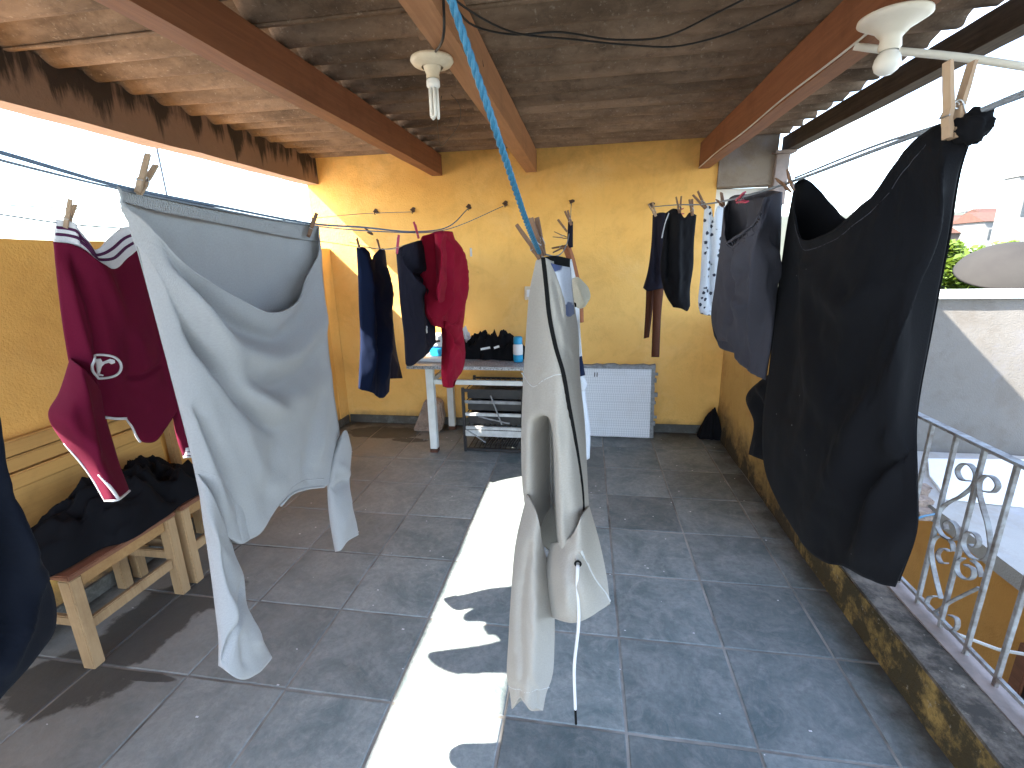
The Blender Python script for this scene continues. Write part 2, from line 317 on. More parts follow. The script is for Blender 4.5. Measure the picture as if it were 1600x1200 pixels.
def roofmat():
    m, nt, b, o = nodes('fibre cement sheet'); v = coords(nt)
    n1 = noise(nt, coords(nt, 'pos', (.8, 3, 3)), 2.2, 8, .7); col = mixc(nt, ramp(nt, n1, [(.3, 0.), (.72, 1.)]), (.18, .118, .078), (.33, .235, .165))
    n2 = noise(nt, v, 14, 8, .8, .3); col = mixc(nt, ramp(nt, n2, [(.5, 0.), (.72, .65)]), col, (.06, .045, .035))
    nb_ = noise(nt, coords(nt, 'pos', (.9, 2.2, 2.2)), 1.6, 7, .7); col = mixc(nt, ramp(nt, nb_, [(.44, 0.), (.66, .75)]), col, (.062, .043, .03))
    n3 = noise(nt, v, 60, 3, .7); col = mixc(nt, ramp(nt, n3, [(.6, 0.), (.78, .7)]), col, (.45, .38, .3))
    oi = N(nt, 'ShaderNodeObjectInfo').outputs['Random']
    col = N(nt, 'ShaderNodeHueSaturation', {'Color': col, 'Value': N(nt, 'ShaderNodeMapRange', {0: oi, 3: .8, 4: 1.2}).outputs[0]}).outputs[0]
    nt.links.new(col, b.inputs['Base Color']); b.inputs['Roughness'].default_value = .95; b.inputs['Specular IOR Level'].default_value = .15
    bump(nt, b, noise(nt, v, 70, 5, .7), .5, .005); return m
M['roof'] = roofmat()
def boardmat():
    m, nt, b, o = nodes('embossed white panel'); v = coords(nt)
    s = N(nt, 'ShaderNodeMapping', {0: v, 'Scale': (1, 1, 1), 'Rotation': (0, R(45), 0)}).outputs[0]
    ck = N(nt, 'ShaderNodeTexChecker', {'Vector': s, 'Scale': 75., 'Color1': (.72, .74, .76, 1), 'Color2': (.58, .60, .63, 1)})
    n = noise(nt, v, 6, 6, .7); col = mixc(nt, ramp(nt, n, [(.5, 0.), (.8, .5)]), ck.outputs[0], (.5, .5, .48))
    nt.links.new(col, b.inputs['Base Color']); b.inputs['Roughness'].default_value = .45; bump(nt, b, ck.outputs[1], .4, .004); return m
M['board'] = boardmat()
def granitemat():
    m, nt, b, o = nodes('grey granite'); v = coords(nt); n = noise(nt, v, 95, 3, .8)
    col = ramp(nt, n, [(.36, (.10, .10, .10)), (.5, (.34, .34, .34)), (.62, (.55, .55, .54))])
    nt.links.new(col, b.inputs['Base Color']); b.inputs['Roughness'].default_value = .35; return m
M['granite'] = granitemat()
F = {}
F['sweater'] = fabric('grey fine knit', (.40, .395, .40), rib=190, ws=.3, trans=.14, var=.06)
F['sweater_rib'] = fabric('grey ribbed knit', (.39, .385, .39), rib=70, ws=.9, trans=.1, var=.06)
F['hoodie'] = fabric('off white fleece', (.42, .385, .34), crease=.07, trans=.1, var=.05)
F['hoodie_in'] = fabric('white fleece lining', (.58, .58, .57), trans=.1, var=.05)
F['maroon'] = fabric('maroon jersey', (.14, .007, .03), crease=.12, trans=.18, sheen=.2)
F['white_trim'] = fabric('white trim', (.74, .72, .73), trans=.1)
F['purple_stripe'] = fabric('dark plum stripe', (.075, .02, .06), trans=0)
F['black'] = fabric('black velour', (.0042, .0044, .006), crease=.08, sheen=.11, trans=.0, speck=1)
F['black2'] = fabric('black cotton', (.006, .006, .0075), crease=.35, sheen=.06, trans=0)
F['navy'] = fabric('navy cotton', (.006, .012, .036), crease=.2, sheen=.12, trans=.03)
F['dark_navy'] = fabric('blackish navy cotton', (.005, .0065, .012), sheen=.1, trans=0)
F['ink'] = fabric('ink black cotton', (.014, .013, .022), crease=.2, sheen=.1, trans=.02)
F['burgundy'] = fabric('burgundy cotton', (.30, .008, .03), crease=.22, sheen=.15, trans=.1)
F['charcoal'] = fabric('charcoal brushed cotton', (.052, .051, .064), crease=.16, sheen=.3, trans=.02)
F['print'] = fabric('white cloth with dark print', (.60, .64, .72), print_=(52., (.03, .035, .06)), trans=.15)
F['brown'] = fabric('brown lycra', (.085, .032, .018), crease=.15, sheen=.1, trans=.08)
F['white_tee'] = fabric('white cotton', (.70, .71, .74), crease=.25, trans=.2)
F['blueprint'] = fabric('white cloth with blue print', (.55, .58, .66), print_=(26., (.06, .08, .18)), trans=.1)
F['orange_cloth'] = fabric('rust orange cloth', (.36, .14, .07), trans=.1)
F['cream_cloth'] = fabric('cream cotton', (.66, .60, .47), trans=.2)
F['zip'] = fabric('black zip tape', (.008, .008, .008), sheen=0, trans=0)

# ================================================================== large structure
NYW = 4.13
BY, LX, RX = 3.95, -2.2, 1.095        # back wall, left wall, right wall inner faces
ROOFZ = 2.27
floor = MB().box(LX-.15, RX+.2, -1.6, BY+.1, -.20, -.0028).build('floor', M['grout'])
tag(floor, 'grey slate tiled terrace floor with dusty joints', 'floor', kind='structure')
tag(MB().box(LX-6, RX+.0, -9, -1.62, -.2, -.01).build('terrace', M['slate']), 'unseen slate terrace added outside the roofed part to bounce sunlight', 'terrace', kind='structure')  # unseen floor added so sunlight bounces in under the roof
T = .395; xs = [LX]+[.153+T*j for j in range(-5, 3) if LX+.03 < .153+T*j < RX-.03]+[RX]
ys = [1.203+T*k for k in range(-7, 7)]+[BY]
tmesh = {}
def tilemesh(w, h, var):
    key = (round(w, 3), round(h, 3), var)
    if key in tmesh: return tmesh[key]
    rr = random.Random(int(w*1000)*7+int(h*1000)*13+var); j = .0048
    P = [(-w/2+j, -h/2+j), (w/2-j, -h/2+j), (w/2-j, h/2-j), (-w/2+j, h/2-j)]; ring = []
    for a in range(4):
        p, q = P[a], P[(a+1) % 4]
        for t in (0, .33, .67): ring.append((p[0]+(q[0]-p[0])*t+rr.uniform(-.0013, .0013), p[1]+(q[1]-p[1])*t+rr.uniform(-.0013, .0013)))
    n = len(ring); b = MB(); ins = .985
    b.add([(x, y, -.012) for x, y in ring]+[(x, y, -.0022) for x, y in ring]+[(x*ins, y*ins, 0) for x, y in ring],
          [(i, (i+1) % n, n+(i+1) % n, n+i) for i in range(n)]+[(n+i, n+(i+1) % n, 2*n+(i+1) % n, 2*n+i) for i in range(n)]+[tuple(range(2*n, 3*n))])
    me = bpy.data.meshes.new('tile'); me.from_pydata(b.v, [], b.f); me.update(); me.materials.append(M['slate']); tmesh[key] = me
    return me
for i in range(len(xs)-1):
    for k in range(len(ys)-1):
        w, h = xs[i+1]-xs[i], ys[k+1]-ys[k]
        o = bpy.data.objects.new('tile', tilemesh(w, h, random.randrange(3))); COL.objects.link(o); o.parent = floor
        o.location = ((xs[i]+xs[i+1])/2, (ys[k]+ys[k+1])/2, random.uniform(-.0005, .0012)); o.rotation_euler = (R(random.uniform(-.12, .12)), R(random.uniform(-.12, .12)), R(random.uniform(-.25, .25)))
# walls
def mouldmat(name, c, thr, dark=(.045, .037, .026), sc=6.5):
    m, nt, b, o = nodes(name); v = coords(nt)
    n1 = noise(nt, v, 14, 6, .7); col = mixc(nt, n1, c, tuple(x*.72 for x in c))
    n2 = noise(nt, v, sc, 9, .7, .1); col = mixc(nt, ramp(nt, n2, [(thr, 0.), (thr+.13, .9)]), col, dark)
    n3 = noise(nt, v, 24, 6, .75, 0); col = mixc(nt, ramp(nt, n3, [(.5, 0.), (.66, .7)]), col, tuple(x*1.6 for x in dark))
    n4 = noise(nt, v, 30, 4, .7); col = mixc(nt, ramp(nt, n4, [(.63, 0.), (.7, .5)]), col, (.42, .38, .3))
    nt.links.new(col, b.inputs['Base Color']); b.inputs['Roughness'].default_value = .92; b.inputs['Specular IOR Level'].default_value = .2
    bump(nt, b, N(nt, 'ShaderNodeMath', {0: n2, 1: n3}, operation='ADD').outputs[0], .6, .01); return m
M['kerbside'] = mouldmat('blackened ochre plaster', (.42, .28, .09), .385, (.036, .032, .02))
M['kerbtop'] = mouldmat('blackened kerb top', (.22, .185, .15), .45, (.05, .045, .038), 7)
def dripmat():
    m, nt, b, o = nodes('drip stained concrete'); v = coords(nt)
    n1 = noise(nt, v, 4, 7, .7); col = mixc(nt, n1, (.33, .215, .145), (.20, .13, .09))
    z = N(nt, 'ShaderNodeSeparateXYZ', {0: v}).outputs[2]; g = N(nt, 'ShaderNodeMapRange', {0: z, 1: 2.06, 2: 2.26, 3: -.12, 4: .2}).outputs[0]
    n2 = N(nt, 'ShaderNodeMath', {0: noise(nt, coords(nt, 'pos', (1, 7, .9)), 1.3, 6, .65, .5), 1: g}, operation='ADD').outputs[0]
    col = mixc(nt, ramp(nt, n2, [(.57, 0.), (.68, .93)]), col, (.025, .018, .013))
    nt.links.new(col, b.inputs['Base Color']); b.inputs['Roughness'].default_value = .9; bump(nt, b, noise(nt, v, 25, 6, .7), .6, .01); return m
M['beamconc'] = dripmat()
def rough_box(x0, x1, y0, y1, z0, z1, amp=.004, step=.12, seed=1):
    """plastered wall: a box whose faces are gridded and slightly uneven"""
    bm = bmesh.new(); vs = {}
    def cuts(a, b): n = max(1, int(round((b-a)/step))); return [a+(b-a)*i/n for i in range(n+1)]
    X, Y, Z = cuts(x0, x1), cuts(y0, y1), cuts(z0, z1)
    def V(x, y, z):
        k = (round(x, 4), round(y, 4), round(z, 4))
        if k not in vs:
            n = mnoise.noise_vector(Vector((x*2.1+seed, y*2.1, z*2.1)))*amp*1.6+mnoise.noise_vector(Vector((x*9+seed, y*9, z*9)))*amp*.5
            vs[k] = bm.verts.new((x+n.x, y+n.y, z+n.z))
        return vs[k]
    for A, B, C, f in ((X, Y, Z, lambda a, b, c: (a, b, c)), (X, Z, Y, lambda a, b, c: (a, c, b)), (Y, Z, X, lambda a, b, c: (c, a, b))):
        for c in (C[0], C[-1]):
            for i in range(len(A)-1):
                for j in range(len(B)-1):
                    bm.faces.new([V(*f(A[i], B[j], c)), V(*f(A[i+1], B[j], c)), V(*f(A[i+1], B[j+1], c)), V(*f(A[i], B[j+1], c))])
    bmesh.ops.recalc_face_normals(bm, faces=bm.faces)
    for f in bm.faces: f.smooth = True
    for e in bm.edges:
        if e.calc_face_angle(0) > .6: e.smooth = False
    me = bpy.data.meshes.new('wall'); bm.to_mesh(me); bm.free(); return me
bw = empty('back_wall', (-.6, BY, 0), 'ochre plastered back wall with rusty hooks above the table', 'wall')
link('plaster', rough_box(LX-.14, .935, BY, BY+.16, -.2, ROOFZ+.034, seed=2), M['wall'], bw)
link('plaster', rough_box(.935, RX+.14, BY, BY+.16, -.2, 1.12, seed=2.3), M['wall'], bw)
MB().box(LX+.02, RX-.02, BY-.014, BY-.0, .002, .075).build('skirting', M['slate'], bw, .003)
lw = empty('left_wall', (LX, 1.3, 0), 'ochre plastered waist to eye height wall, tinted orange for shade, behind the wooden bench', 'wall')
link('plaster', rough_box(LX-.14, LX, -1.6, 3.80, -.2, 1.58, seed=5), M['wall_left'], lw)
MB().box(LX, LX+.014, -1.6, BY-.02, .002, .075).build('skirting', M['slate'], lw, .003)
link('pilaster', rough_box(LX-.145, LX+.004, 3.80, BY-.001, -.2, 1.575, seed=6), M['wall'], lw)
rw = tag(link('parapet_wall', rough_box(RX, RX+.14, 2.32, BY-.002, -.2, 1.06, .006, .1, 8), M['parapet']), 'mould stained yellow parapet wall behind the charcoal shorts', 'wall')
kb = empty('terrace_kerb', (1.2, 1, 0), 'low blackened yellow kerb carrying the grey railing', 'kerb')
link('kerb_face', rough_box(RX, RX+.155, -1.6, 2.316, -.2, .165, .007, .06, 9), M['kerbside'], kb)
link('kerb_top', rough_box(RX-.004, RX+.11, -1.6, 2.316, .166, .178, .004, .05, 10), M['kerbtop'], kb)
link('kerb_lip', rough_box(RX+.112, RX+.20, -1.6, 2.316, .10, .182, .003, .08, 11), M['kerblip'], kb)
# unseen volume added behind the back wall, meant to shade the neighbour
hv = tag(MB().box(LX-.14, RX, BY+.165, BY+3.2, -4, 3.06).build('shade_block', M['cream_house'], None, .01), 'unseen pale block added behind the ochre wall to shade the neighbour', 'building')
st = empty('wall_stub', (1.1, BY, 1.94), 'dirty concrete lintel and post with black mould beside the ochre wall', 'lintel')
link('lintel', rough_box(.938, 1.33, BY-.02, BY+.14, 1.945, ROOFZ+.02, .004, .06, 13), M['concrete'], st)
MB().box(1.31, 1.40, BY-.06, BY+.06, 1.80, 2.14).build('post', M['kerblip'], st, .004)
MB().box(1.29, 1.43, BY-.09, BY+.07, 2.142, 2.16).build('post_cap', M['kerblip'], st, .002)
tag(MB().box(.938, 1.42, BY+.10, BY+.13, 1.125, 1.94).build('white_board', M['white_sheet'], None, .003), 'plain white panel filling the gap under the dirty lintel', 'board')
# roof: corrugated sheets, beams
roof = empty('roof', (-.5, 1.2, ROOFZ), 'corrugated brown fibre cement roof over the terrace', 'roof')
PITCH, AMP = .177, .030
def sheet(x0, x1, y0, y1, dz, seed):
    nx = max(2, int((x1-x0)/.12)); ny = int((y1-y0)/PITCH*14); vs = []; fs = []
    rr = random.Random(seed); tilt = rr.uniform(-.006, .006)
    for k in (0, 1):
        for i in range(nx+1):
            for j in range(ny+1):
                x = x0+(x1-x0)*i/nx; y = y0+(y1-y0)*j/ny
                if i == nx: x += .006*math.sin(y*31+seed)+.004*math.sin(y*97)
                z = ROOFZ+.03+AMP*(1.04-2.04*math.sqrt(math.cos(math.pi*y/PITCH)**2*.97+.03))+dz+tilt*(x-x0)+k*.007+.003*math.sin(x*3+y*5+seed)
                vs.append((x, y, z))
    n = (nx+1)*(ny+1); g = lambda k, i, j: k*n+i*(ny+1)+j
    for i in range(nx):
        for j in range(ny):
            fs.append((g(0, i, j), g(0, i, j+1), g(0, i+1, j+1), g(0, i+1, j))); fs.append((g(1, i, j), g(1, i+1, j), g(1, i+1, j+1), g(1, i, j+1)))
    for j in range(ny):
        fs += [(g(0, 0, j), g(1, 0, j), g(1, 0, j+1), g(0, 0, j+1)), (g(0, nx, j), g(0, nx, j+1), g(1, nx, j+1), g(1, nx, j))]
    for i in range(nx):
        fs += [(g(0, i, 0), g(0, i+1, 0), g(1, i+1, 0), g(1, i, 0)), (g(0, i, ny), g(1, i, ny), g(1, i+1, ny), g(0, i+1, ny))]
    MB().add(vs, fs).build('roof_sheet', M['roof'], roof, 0, True)
sy = [-1.42, -.36, .70, 1.76, 2.82, 3.98]
for k in range(len(sy)-1):
    sheet(-2.36, -1.05, sy[k], sy[k+1]+.03, .010 if k % 2 else .018, k)
    sheet(-1.19, -.50, sy[k], sy[k+1]+.03, .0 if k % 2 else .008, k+10)
    sheet(-.63+.03*(k % 3), 1.375+random.uniform(-.012, .012), sy[k], sy[k+1]+.03, -.012 if k % 2 else -.004, k+20)
def beam(cx, w, z0, z1, m, label, y0=-1.4, y1=BY-.004, mb=None, seed=0):
    me = rough_box(cx-w/2, cx+w/2, y0, y1, z0, z1, .0025, .09, seed)
    return tag(link('roof_beam', me, m), label, 'beam', 'beams under the corrugated roof')
beam(-1.20, .085, 2.115, ROOFZ-.004, M['beam'], 'brown timber roof beam over the gray sweater side', seed=21)
beam(-.445, .085, 2.105, ROOFZ-.012, M['beam_pale'], 'pale orange timber roof beam carrying the tube lamp', seed=22)
beam(.835, .075, 2.075, ROOFZ-.02, M['beam'], 'dark reddish roof beam carrying the round bulb lamp', seed=23)
beam(1.415, .08, 2.165, 2.268, M['beam_old'], 'blackened weathered edge beam beyond the sheet ends', y1=BY+.05, seed=24)
cb = tag(link('edge_beam', rough_box(LX-.15, LX-.03, -1.6, BY-.003, 2.09, 2.305, .005, .07, 25), M['beamconc']), 'stained concrete beam with black drip marks under the roof edge', 'beam')

# ================================================================== things on the terrace
# ---- table
tb = empty('granite_table', (-.75, 3.6, 0), 'white framed table with speckled granite top against the ochre wall', 'table')
MB().box(-1.32, -.26, 3.27, 3.9, .682, .708).build('table_top', M['granite'], tb, .004)
for x, y in ((-1.16, 3.335), (-1.16, 3.85), (-.42, 3.335), (-.42, 3.85)):
    lg = MB().box(x-.028, x+.028, y-.028, y+.028, .03, .68).build('leg', M['table_white'], tb, .004)
    MB().box(x-.03, x+.03, y-.03, y+.03, 0.001, .032).build('foot', M['rust'], lg, .003)
MB().box(-1.13, -.45, 3.32, 3.35, .555, .59).build('apron_rail', M['table_white'], tb, .003)
MB().box(-1.13, -.45, 3.835, 3.865, .555, .59).build('apron_rail', M['table_white'], tb, .003)
for x in (-1.16, -.42): MB().box(x-.014, x+.014, 3.365, 3.82, .555, .59).build('side_rail', M['table_white'], tb, .003)
# ---- black rack under the table
rk = empty('metal_rack', (-.7, 3.4, 0), 'black metal rack with wire shelves under the granite table', 'rack')
x0, x1, y0, y1 = -.92, -.46, 3.37, 3.76
for x in (x0, x1):
    for y in (y0, y1): MB().bar((x, y, .002), (x, y, .52), .022, .022, (0, 1, 0)).build('upright', M['rackblack'], rk, .002)
for z, m in ((.02, 'rackblack'), (.20, 'rackwhite'), (.31, 'rackwhite'), (.41, 'rackgrey'), (.50, 'rackblack')):
    MB().box(x0+.012, x1-.012, y0-.012, y0+.008, z-.012, z+.012).build('front_bar', M[m], rk, .002)
    s = MB()
    for i in range(11): s.bar((x0+.02+i*.042, y0+.01, z), (x0+.02+i*.042, y1, z), .006, .006)
    s.box(x0+.012, x1-.012, y1-.01, y1+.005, z-.008, z+.008); s.build('wire_shelf', M['rackblack'], rk)
for z0, z1 in ((.22, .295), (.33, .395), (.425, .485)): MB().box(x0+.025, x1-.02, y0+.03, y1-.03, z0, z1).build('dark_tray', M['rackblack'], rk, .006)
MB().box(x0+.01, x1-.012, y0-.02, y0-.014, .135, .185).build('white_strip', M['rackwhite'], rk, .002)
for a, b in (((x0+.02, y0-.022, .19), (x0+.17, y0-.022, .09)), ((x0+.22, y0-.024, .47), (x0+.30, y0-.024, .24)), ((x0+.12, y0-.024, .30), (x0+.36, y0-.024, .25))):
    MB().bar(a, b, .008, .012, (0, 1, 0)).build('loose_rod', M['rackgrey'], rk)
gr = MB()
for i in range(14): gr.bar((x0+.14+i*.02, y0+.0, .055), (x0+.20+i*.02, y0+.28, .095), .006, .006)
gr.build('slanted_grille', M['rackblack'], rk)
# ---- leaning embossed panel
lp = empty('embossed_panel', (.25, 3.86, 0), 'white embossed panel with crumbling grey edge leaning on the ochre wall', 'panel')
def lean(x, z, d): # points on a plane leaning to the wall
    return (x, 3.80+.19*z-d, z)
pb = MB(); nx, nz = 14, 12
def lean_slab(x0, x1, z0, z1, d0, d1, jit, seed):
    rr = random.Random(seed); ring = []
    for i in range(nx): ring.append((x0+(x1-x0)*i/nx, z0))
    for i in range(nz): ring.append((x1, z0+(z1-z0)*i/nz))
    for i in range(nx): ring.append((x1-(x1-x0)*i/nx, z1))
    for i in range(nz): ring.append((x0, z1-(z1-z0)*i/nz))
    ring = [(x+rr.uniform(-jit, jit), max(.003, z+rr.uniform(-jit, jit))) for x, z in ring]; n = len(ring)
    return MB().add([lean(x, z, d0) for x, z in ring]+[lean(x, z, d1) for x, z in ring], [tuple(range(n)), tuple(range(2*n-1, n-1, -1))]+[(i, (i+1) % n, n+(i+1) % n, n+i) for i in range(n)])
lean_slab(-.09, .565, .004, .595, -.03, .022, .006, 3).build('foam_core', M['foam'], lp)
lean_slab(-.085, .535, .012, .565, .023, .030, .001, 4).build('face_sheet', M['board'], lp)
for i in range(9):
    z = .05+i*.058; MB().box(0, .014+.012*(i % 3), 0, .02, 0, .02+.014*(i % 2)).build('chip', M['foam'], lp).location = Vector(lean(.553, z, .016))
for i in range(2): MB().tube([lean(.08+.02*i, .535, .033), lean(.078+.02*i, .50, .034)], .004, 6).build('scratch_mark', M['rackblack'], lp)
# ---- broken masonry piece
ms = MB(); rr = random.Random(5)
ring = [(-1.50, .0), (-1.24, .0), (-1.22, .10), (-1.25, .24), (-1.33, .265), (-1.41, .25), (-1.45, .13)]
ms.prism([(x, 3.74+.35*z, z+.001) for x, z in ring], (0.01, .07, .02))
o = ms.build('masonry_lump', M['stone'], None, .012); tag(o, 'broken pinkish masonry slab leaning by the table leg', 'rubble')
# ---- bench(es)
def bench_part(*a, m='bench_leg', name='leg', bev=.004, par=None): return MB().bar(*a).build(name, M[m], par, bev)
def chair(label, y0, y1, zs, group):
    b = empty('wooden_chair', (-1.98, (y0+y1)/2, 0), label, 'chair', group)
    for y in (y0+.025, y1-.025):
        bench_part((-1.825, y, .001), (-1.825, y, zs-.024), .045, .05, (1, 0, 0), par=b)
        bench_part((-2.13, y, .001), (-2.13, y, zs-.024), .045, .045, (1, 0, 0), par=b)
        bench_part((-2.11, y, .2), (-1.845, y, .2), .022, .04, par=b, name='side_stretcher')
    bench_part((-1.825, y0+.05, .17), (-1.825, y1-.05, .17), .022, .045, m='bench_leg', name='front_stretcher', par=b)
    bench_part((-1.822, y0+.05, zs-.05), (-1.822, y1-.05, zs-.05), .02, .05, m='bench', name='apron', par=b)
    bench_part((-2.13, y0+.05, zs-.05), (-2.13, y1-.05, zs-.05), .02, .05, m='bench', name='apron', par=b)
    n = 4; w = (-1.79+2.165)/n
    for i in range(n): MB().box(-2.165+i*w+.003, -2.165+(i+1)*w-.003, y0, y1, zs-.022, zs-.002*(i % 2)).build('seat_slat', M['seat'], b, .004)
    return b
chair('wooden chair with terracotta seat under the heap of black clothes', 1.175, 1.635, .41, 'wooden chairs by the orange wall')
chair('wooden chair with terracotta seat half hidden by the gray sweater', 1.665, 2.10, .41, 'wooden chairs by the orange wall')
bk = empty('bench_backrest', (-2.17, 1.4, .42), 'yellow varnished backrest boards leaning on the orange wall', 'backrest')
MB().box(-2.188, -2.152, .2, 2.02, .775, .835).build('top_rail', M['bench_back'], bk, .006)
MB().box(-2.188, -2.160, .2, 2.02, .712, .768).build('rail', M['bench_back'], bk, .005)
MB().box(-2.188, -2.150, .2, 2.02, .648, .706).build('rail', M['bench_back'], bk, .005)
MB().box(-2.190, -2.172, .2, 1.99, .43, .642).build('back_board', M['bench_back'], bk, .004)
MB().box(-2.186, -2.146, 2.022, 2.06, .412, .84).build('end_post', M['bench'], bk, .005)
def heap(name, c, rx, ry, h, m, label, cat, seed, rot=0, fold=9, skew=.35):
    nu, nv = 120, 46; vs = []; fs = []
    for j in range(nv+1):
        t = j/nv
        for i in range(nu):
            a = 2*math.pi*i/nu
            rad = t*(1+.16*math.sin(2*a+seed)+.13*math.sin(3*a+seed*2)+.09*math.sin(7*a+seed)+.04*math.sin(13*a))
            x, y = rx*rad*math.cos(a), ry*rad*math.sin(a)
            q = Vector((x*fold*.55+seed, y*fold*.55, seed))
            w = mnoise.noise_vector(q)*.5
            r1 = 1-abs(mnoise.noise(Vector((x*fold+w.x*1.6+seed, y*fold*1.1+w.y*1.6, 2.)))*2)
            r2 = 1-abs(mnoise.noise(Vector((x*fold*2.3+seed, y*fold*2.1+w.x*2, 7.)))*2)
            env = max(0, 1-t**2.4)
            z = h*(env*(.55+.3*mnoise.noise(Vector((x*5+seed, y*5, 0))))+env**.5*(.40*r1+.18*r2)-.06*(1-env)) + (.012 if t < .97 else 0)
            z = max(.003 if t > .9 else .008, z)
            vs.append((x+.02*w.x*env, y+.02*w.y*env, z))
    for j in range(nv):
        for i in range(nu): fs.append((j*nu+i, j*nu+(i+1) % nu, (j+1)*nu+(i+1) % nu, (j+1)*nu+i))
    o = MB().add(vs, fs).build(name, m, None, 0, True); o.location = c; o.rotation_euler.z = rot
    return tag(o, label, cat)
hp = heap('clothes_heap', (-1.965, 1.56, .412), .185, .43, .19, F['black2'], 'heap of crumpled black clothes on the wooden chair', 'clothes', 3.3, .0, 9)
heap('black_bag', (-.72, 3.60, .709), .25, .14, .19, F['black2'], 'crumpled black bag with white logo marks on the granite table', 'bag', 8.1, 0, 11)
heap('corner_dark_lump', (1.03, 3.86, .003), .085, .085, .24, F['black2'], 'black lump standing in for a dark patch in the corner by the parapet', 'rag', 2.2, .2, 7)  # lump added in place of a black patch low in the wall corner
lt = MB(); rl_ = random.Random(12)
for i in range(90):
    x, y, a, q = rl_.uniform(-2.0, 1.05), rl_.uniform(.8, 3.8), rl_.uniform(0, 6.28), rl_.uniform(.0015, .005); lt.box(x-q, x+q, y-q*.5, y+q*.5, .0022, .0034)
tag(lt.build('lint', F['white_trim']), 'tiny white lint specks scattered on the slate floor', 'lint', kind='stuff')
bagp = bpy.data.objects['black_bag']
for x, w in ((-.79, .075), (-.685, .04)):
    MB().bar((x, 3.463, .80+.1*(x+.79)), (x+w, 3.459, .815+.1*(x+.79)), .003, .016, (0, 0, 1)).build('logo_mark', M['plasticwhite'], bagp)
# things on the table
pk = empty('detergent_pack', (-1.17, 3.62, .709), 'white and blue pack on the sunlit end of the table', 'package')
MB().box(-1.235, -1.10, 3.57, 3.68, .711, .79).build('lower_band', M['plasticblue'], pk, .012)
MB().box(-1.233, -1.102, 3.572, 3.678, .792, .895).build('pack_body', M['plasticwhite'], pk, .012)
MB().box(-1.20, -1.14, 3.566, 3.571, .835, .85).build('print_mark', M['nail'], pk)
bt = empty('blue_bottle', (-.50, 3.50, .709), 'white bottle with blue cap and base beside the black bag', 'bottle')
MB().lathe((-.50, 3.45, .711), [(0, 0), (.034, 0), (.036, .02), (.036, .055)], 20).build('base_band', M['plasticblue'], bt, 0, True)
MB().lathe((-.50, 3.45, .711), [(.036, .056), (.037, .08), (.036, .125), (.032, .135)], 20).build('bottle_body', M['plasticwhite'], bt, 0, True)
MB().lathe((-.50, 3.45, .711), [(.033, .136), (.033, .185), (.028, .19), (0, .19)], 20).build('cap', M['plasticblue'], bt, 0, True)
ob = empty('black_box', (-.99, 3.6, .709), 'small black speaker box between pack and bag', 'box')
MB().box(-1.03, -.945, 3.54, 3.62, .711, .86).build('box_body', M['blackthing'], ob, .008)
MB().lathe((-.988, 3.539, .775), [(0, .002), (.02, .003), (.027, .004), (.030, 0)], 18, (0, -1, 0)).build('speaker_cone', M['rackgrey'], ob)
heap('white_rag', (-1.00, 3.72, .709), .11, .07, .2, F['white_tee'], 'crumpled white rag behind the black box', 'rag', 5.2, .3, 14)
tag(MB().box(-1.29, -1.06, 3.40, 3.50, .7105, .735).build('white_tray', M['plasticwhite'], None, .006), 'flat white tray on the sunlit table corner', 'tray')
# switch plate on wall
sp = on(824, 458, 1, BY); sw = empty('wall_socket', (sp[0], BY, sp[2]), 'small pale socket plate on the ochre wall behind the hoodie', 'socket')
MB().box(sp[0]-.022, sp[0]+.05, BY-.014, BY-.004, sp[2]-.055, sp[2]+.055).build('plate', M['porcelain'], sw, .004)
MB().box(sp[0]-.004, sp[0]+.032, BY-.02, BY-.0145, sp[2]-.03, sp[2]+.03).build('switch', M['plasticwhite'], sw, .002)

# ---- railing
rl = empty('iron_railing', (1.255, 1, .18), 'peeling gray iron railing with scrollwork on the kerb', 'railing')
RLX = 1.252
MB().bar((RLX, -1.5, .862), (RLX, 2.31, .862), .034, .010).build('top_rail', M['rail'], rl, .002)
MB().bar((RLX, -1.5, .212), (RLX, 2.31, .212), .012, .012).build('bottom_rail', M['rail'], rl)
y = 2.188
while y > -1.5:
    MB().bar((RLX, y, .175), (RLX, y, .857), .013, .013, (1, 0, 0)).build('baluster', M['rail'], rl, .001); y -= .1185
def ribbon(pts, w, t, name):
    P = crom(pts, max(40, 16*len(pts))); tn = np.gradient(P, axis=0); tn /= np.linalg.norm(tn, axis=1)[:, None]+1e-9
    nm = np.cross(tn, [1, 0, 0]); vs = []; n = len(P)
    for p, q in zip(P, nm):
        for a, b in ((-1, -1), (1, -1), (1, 1), (-1, 1)): vs.append(p+np.array([a*w/2, 0, 0])+q*b*t/2)
    fs = [(i*4+k, i*4+(k+1) % 4, i*4+4+(k+1) % 4, i*4+4+k) for i in range(n-1) for k in range(4)]+[(3, 2, 1, 0), tuple(4*n-4+k for k in range(4))]
    return MB().add(vs, fs).build(name, M['rail'], rl)
def scroll_pts(L): return [on(1420+x*.2582, 690+y*.2582, 0, RLX+.004) for x, y in L]
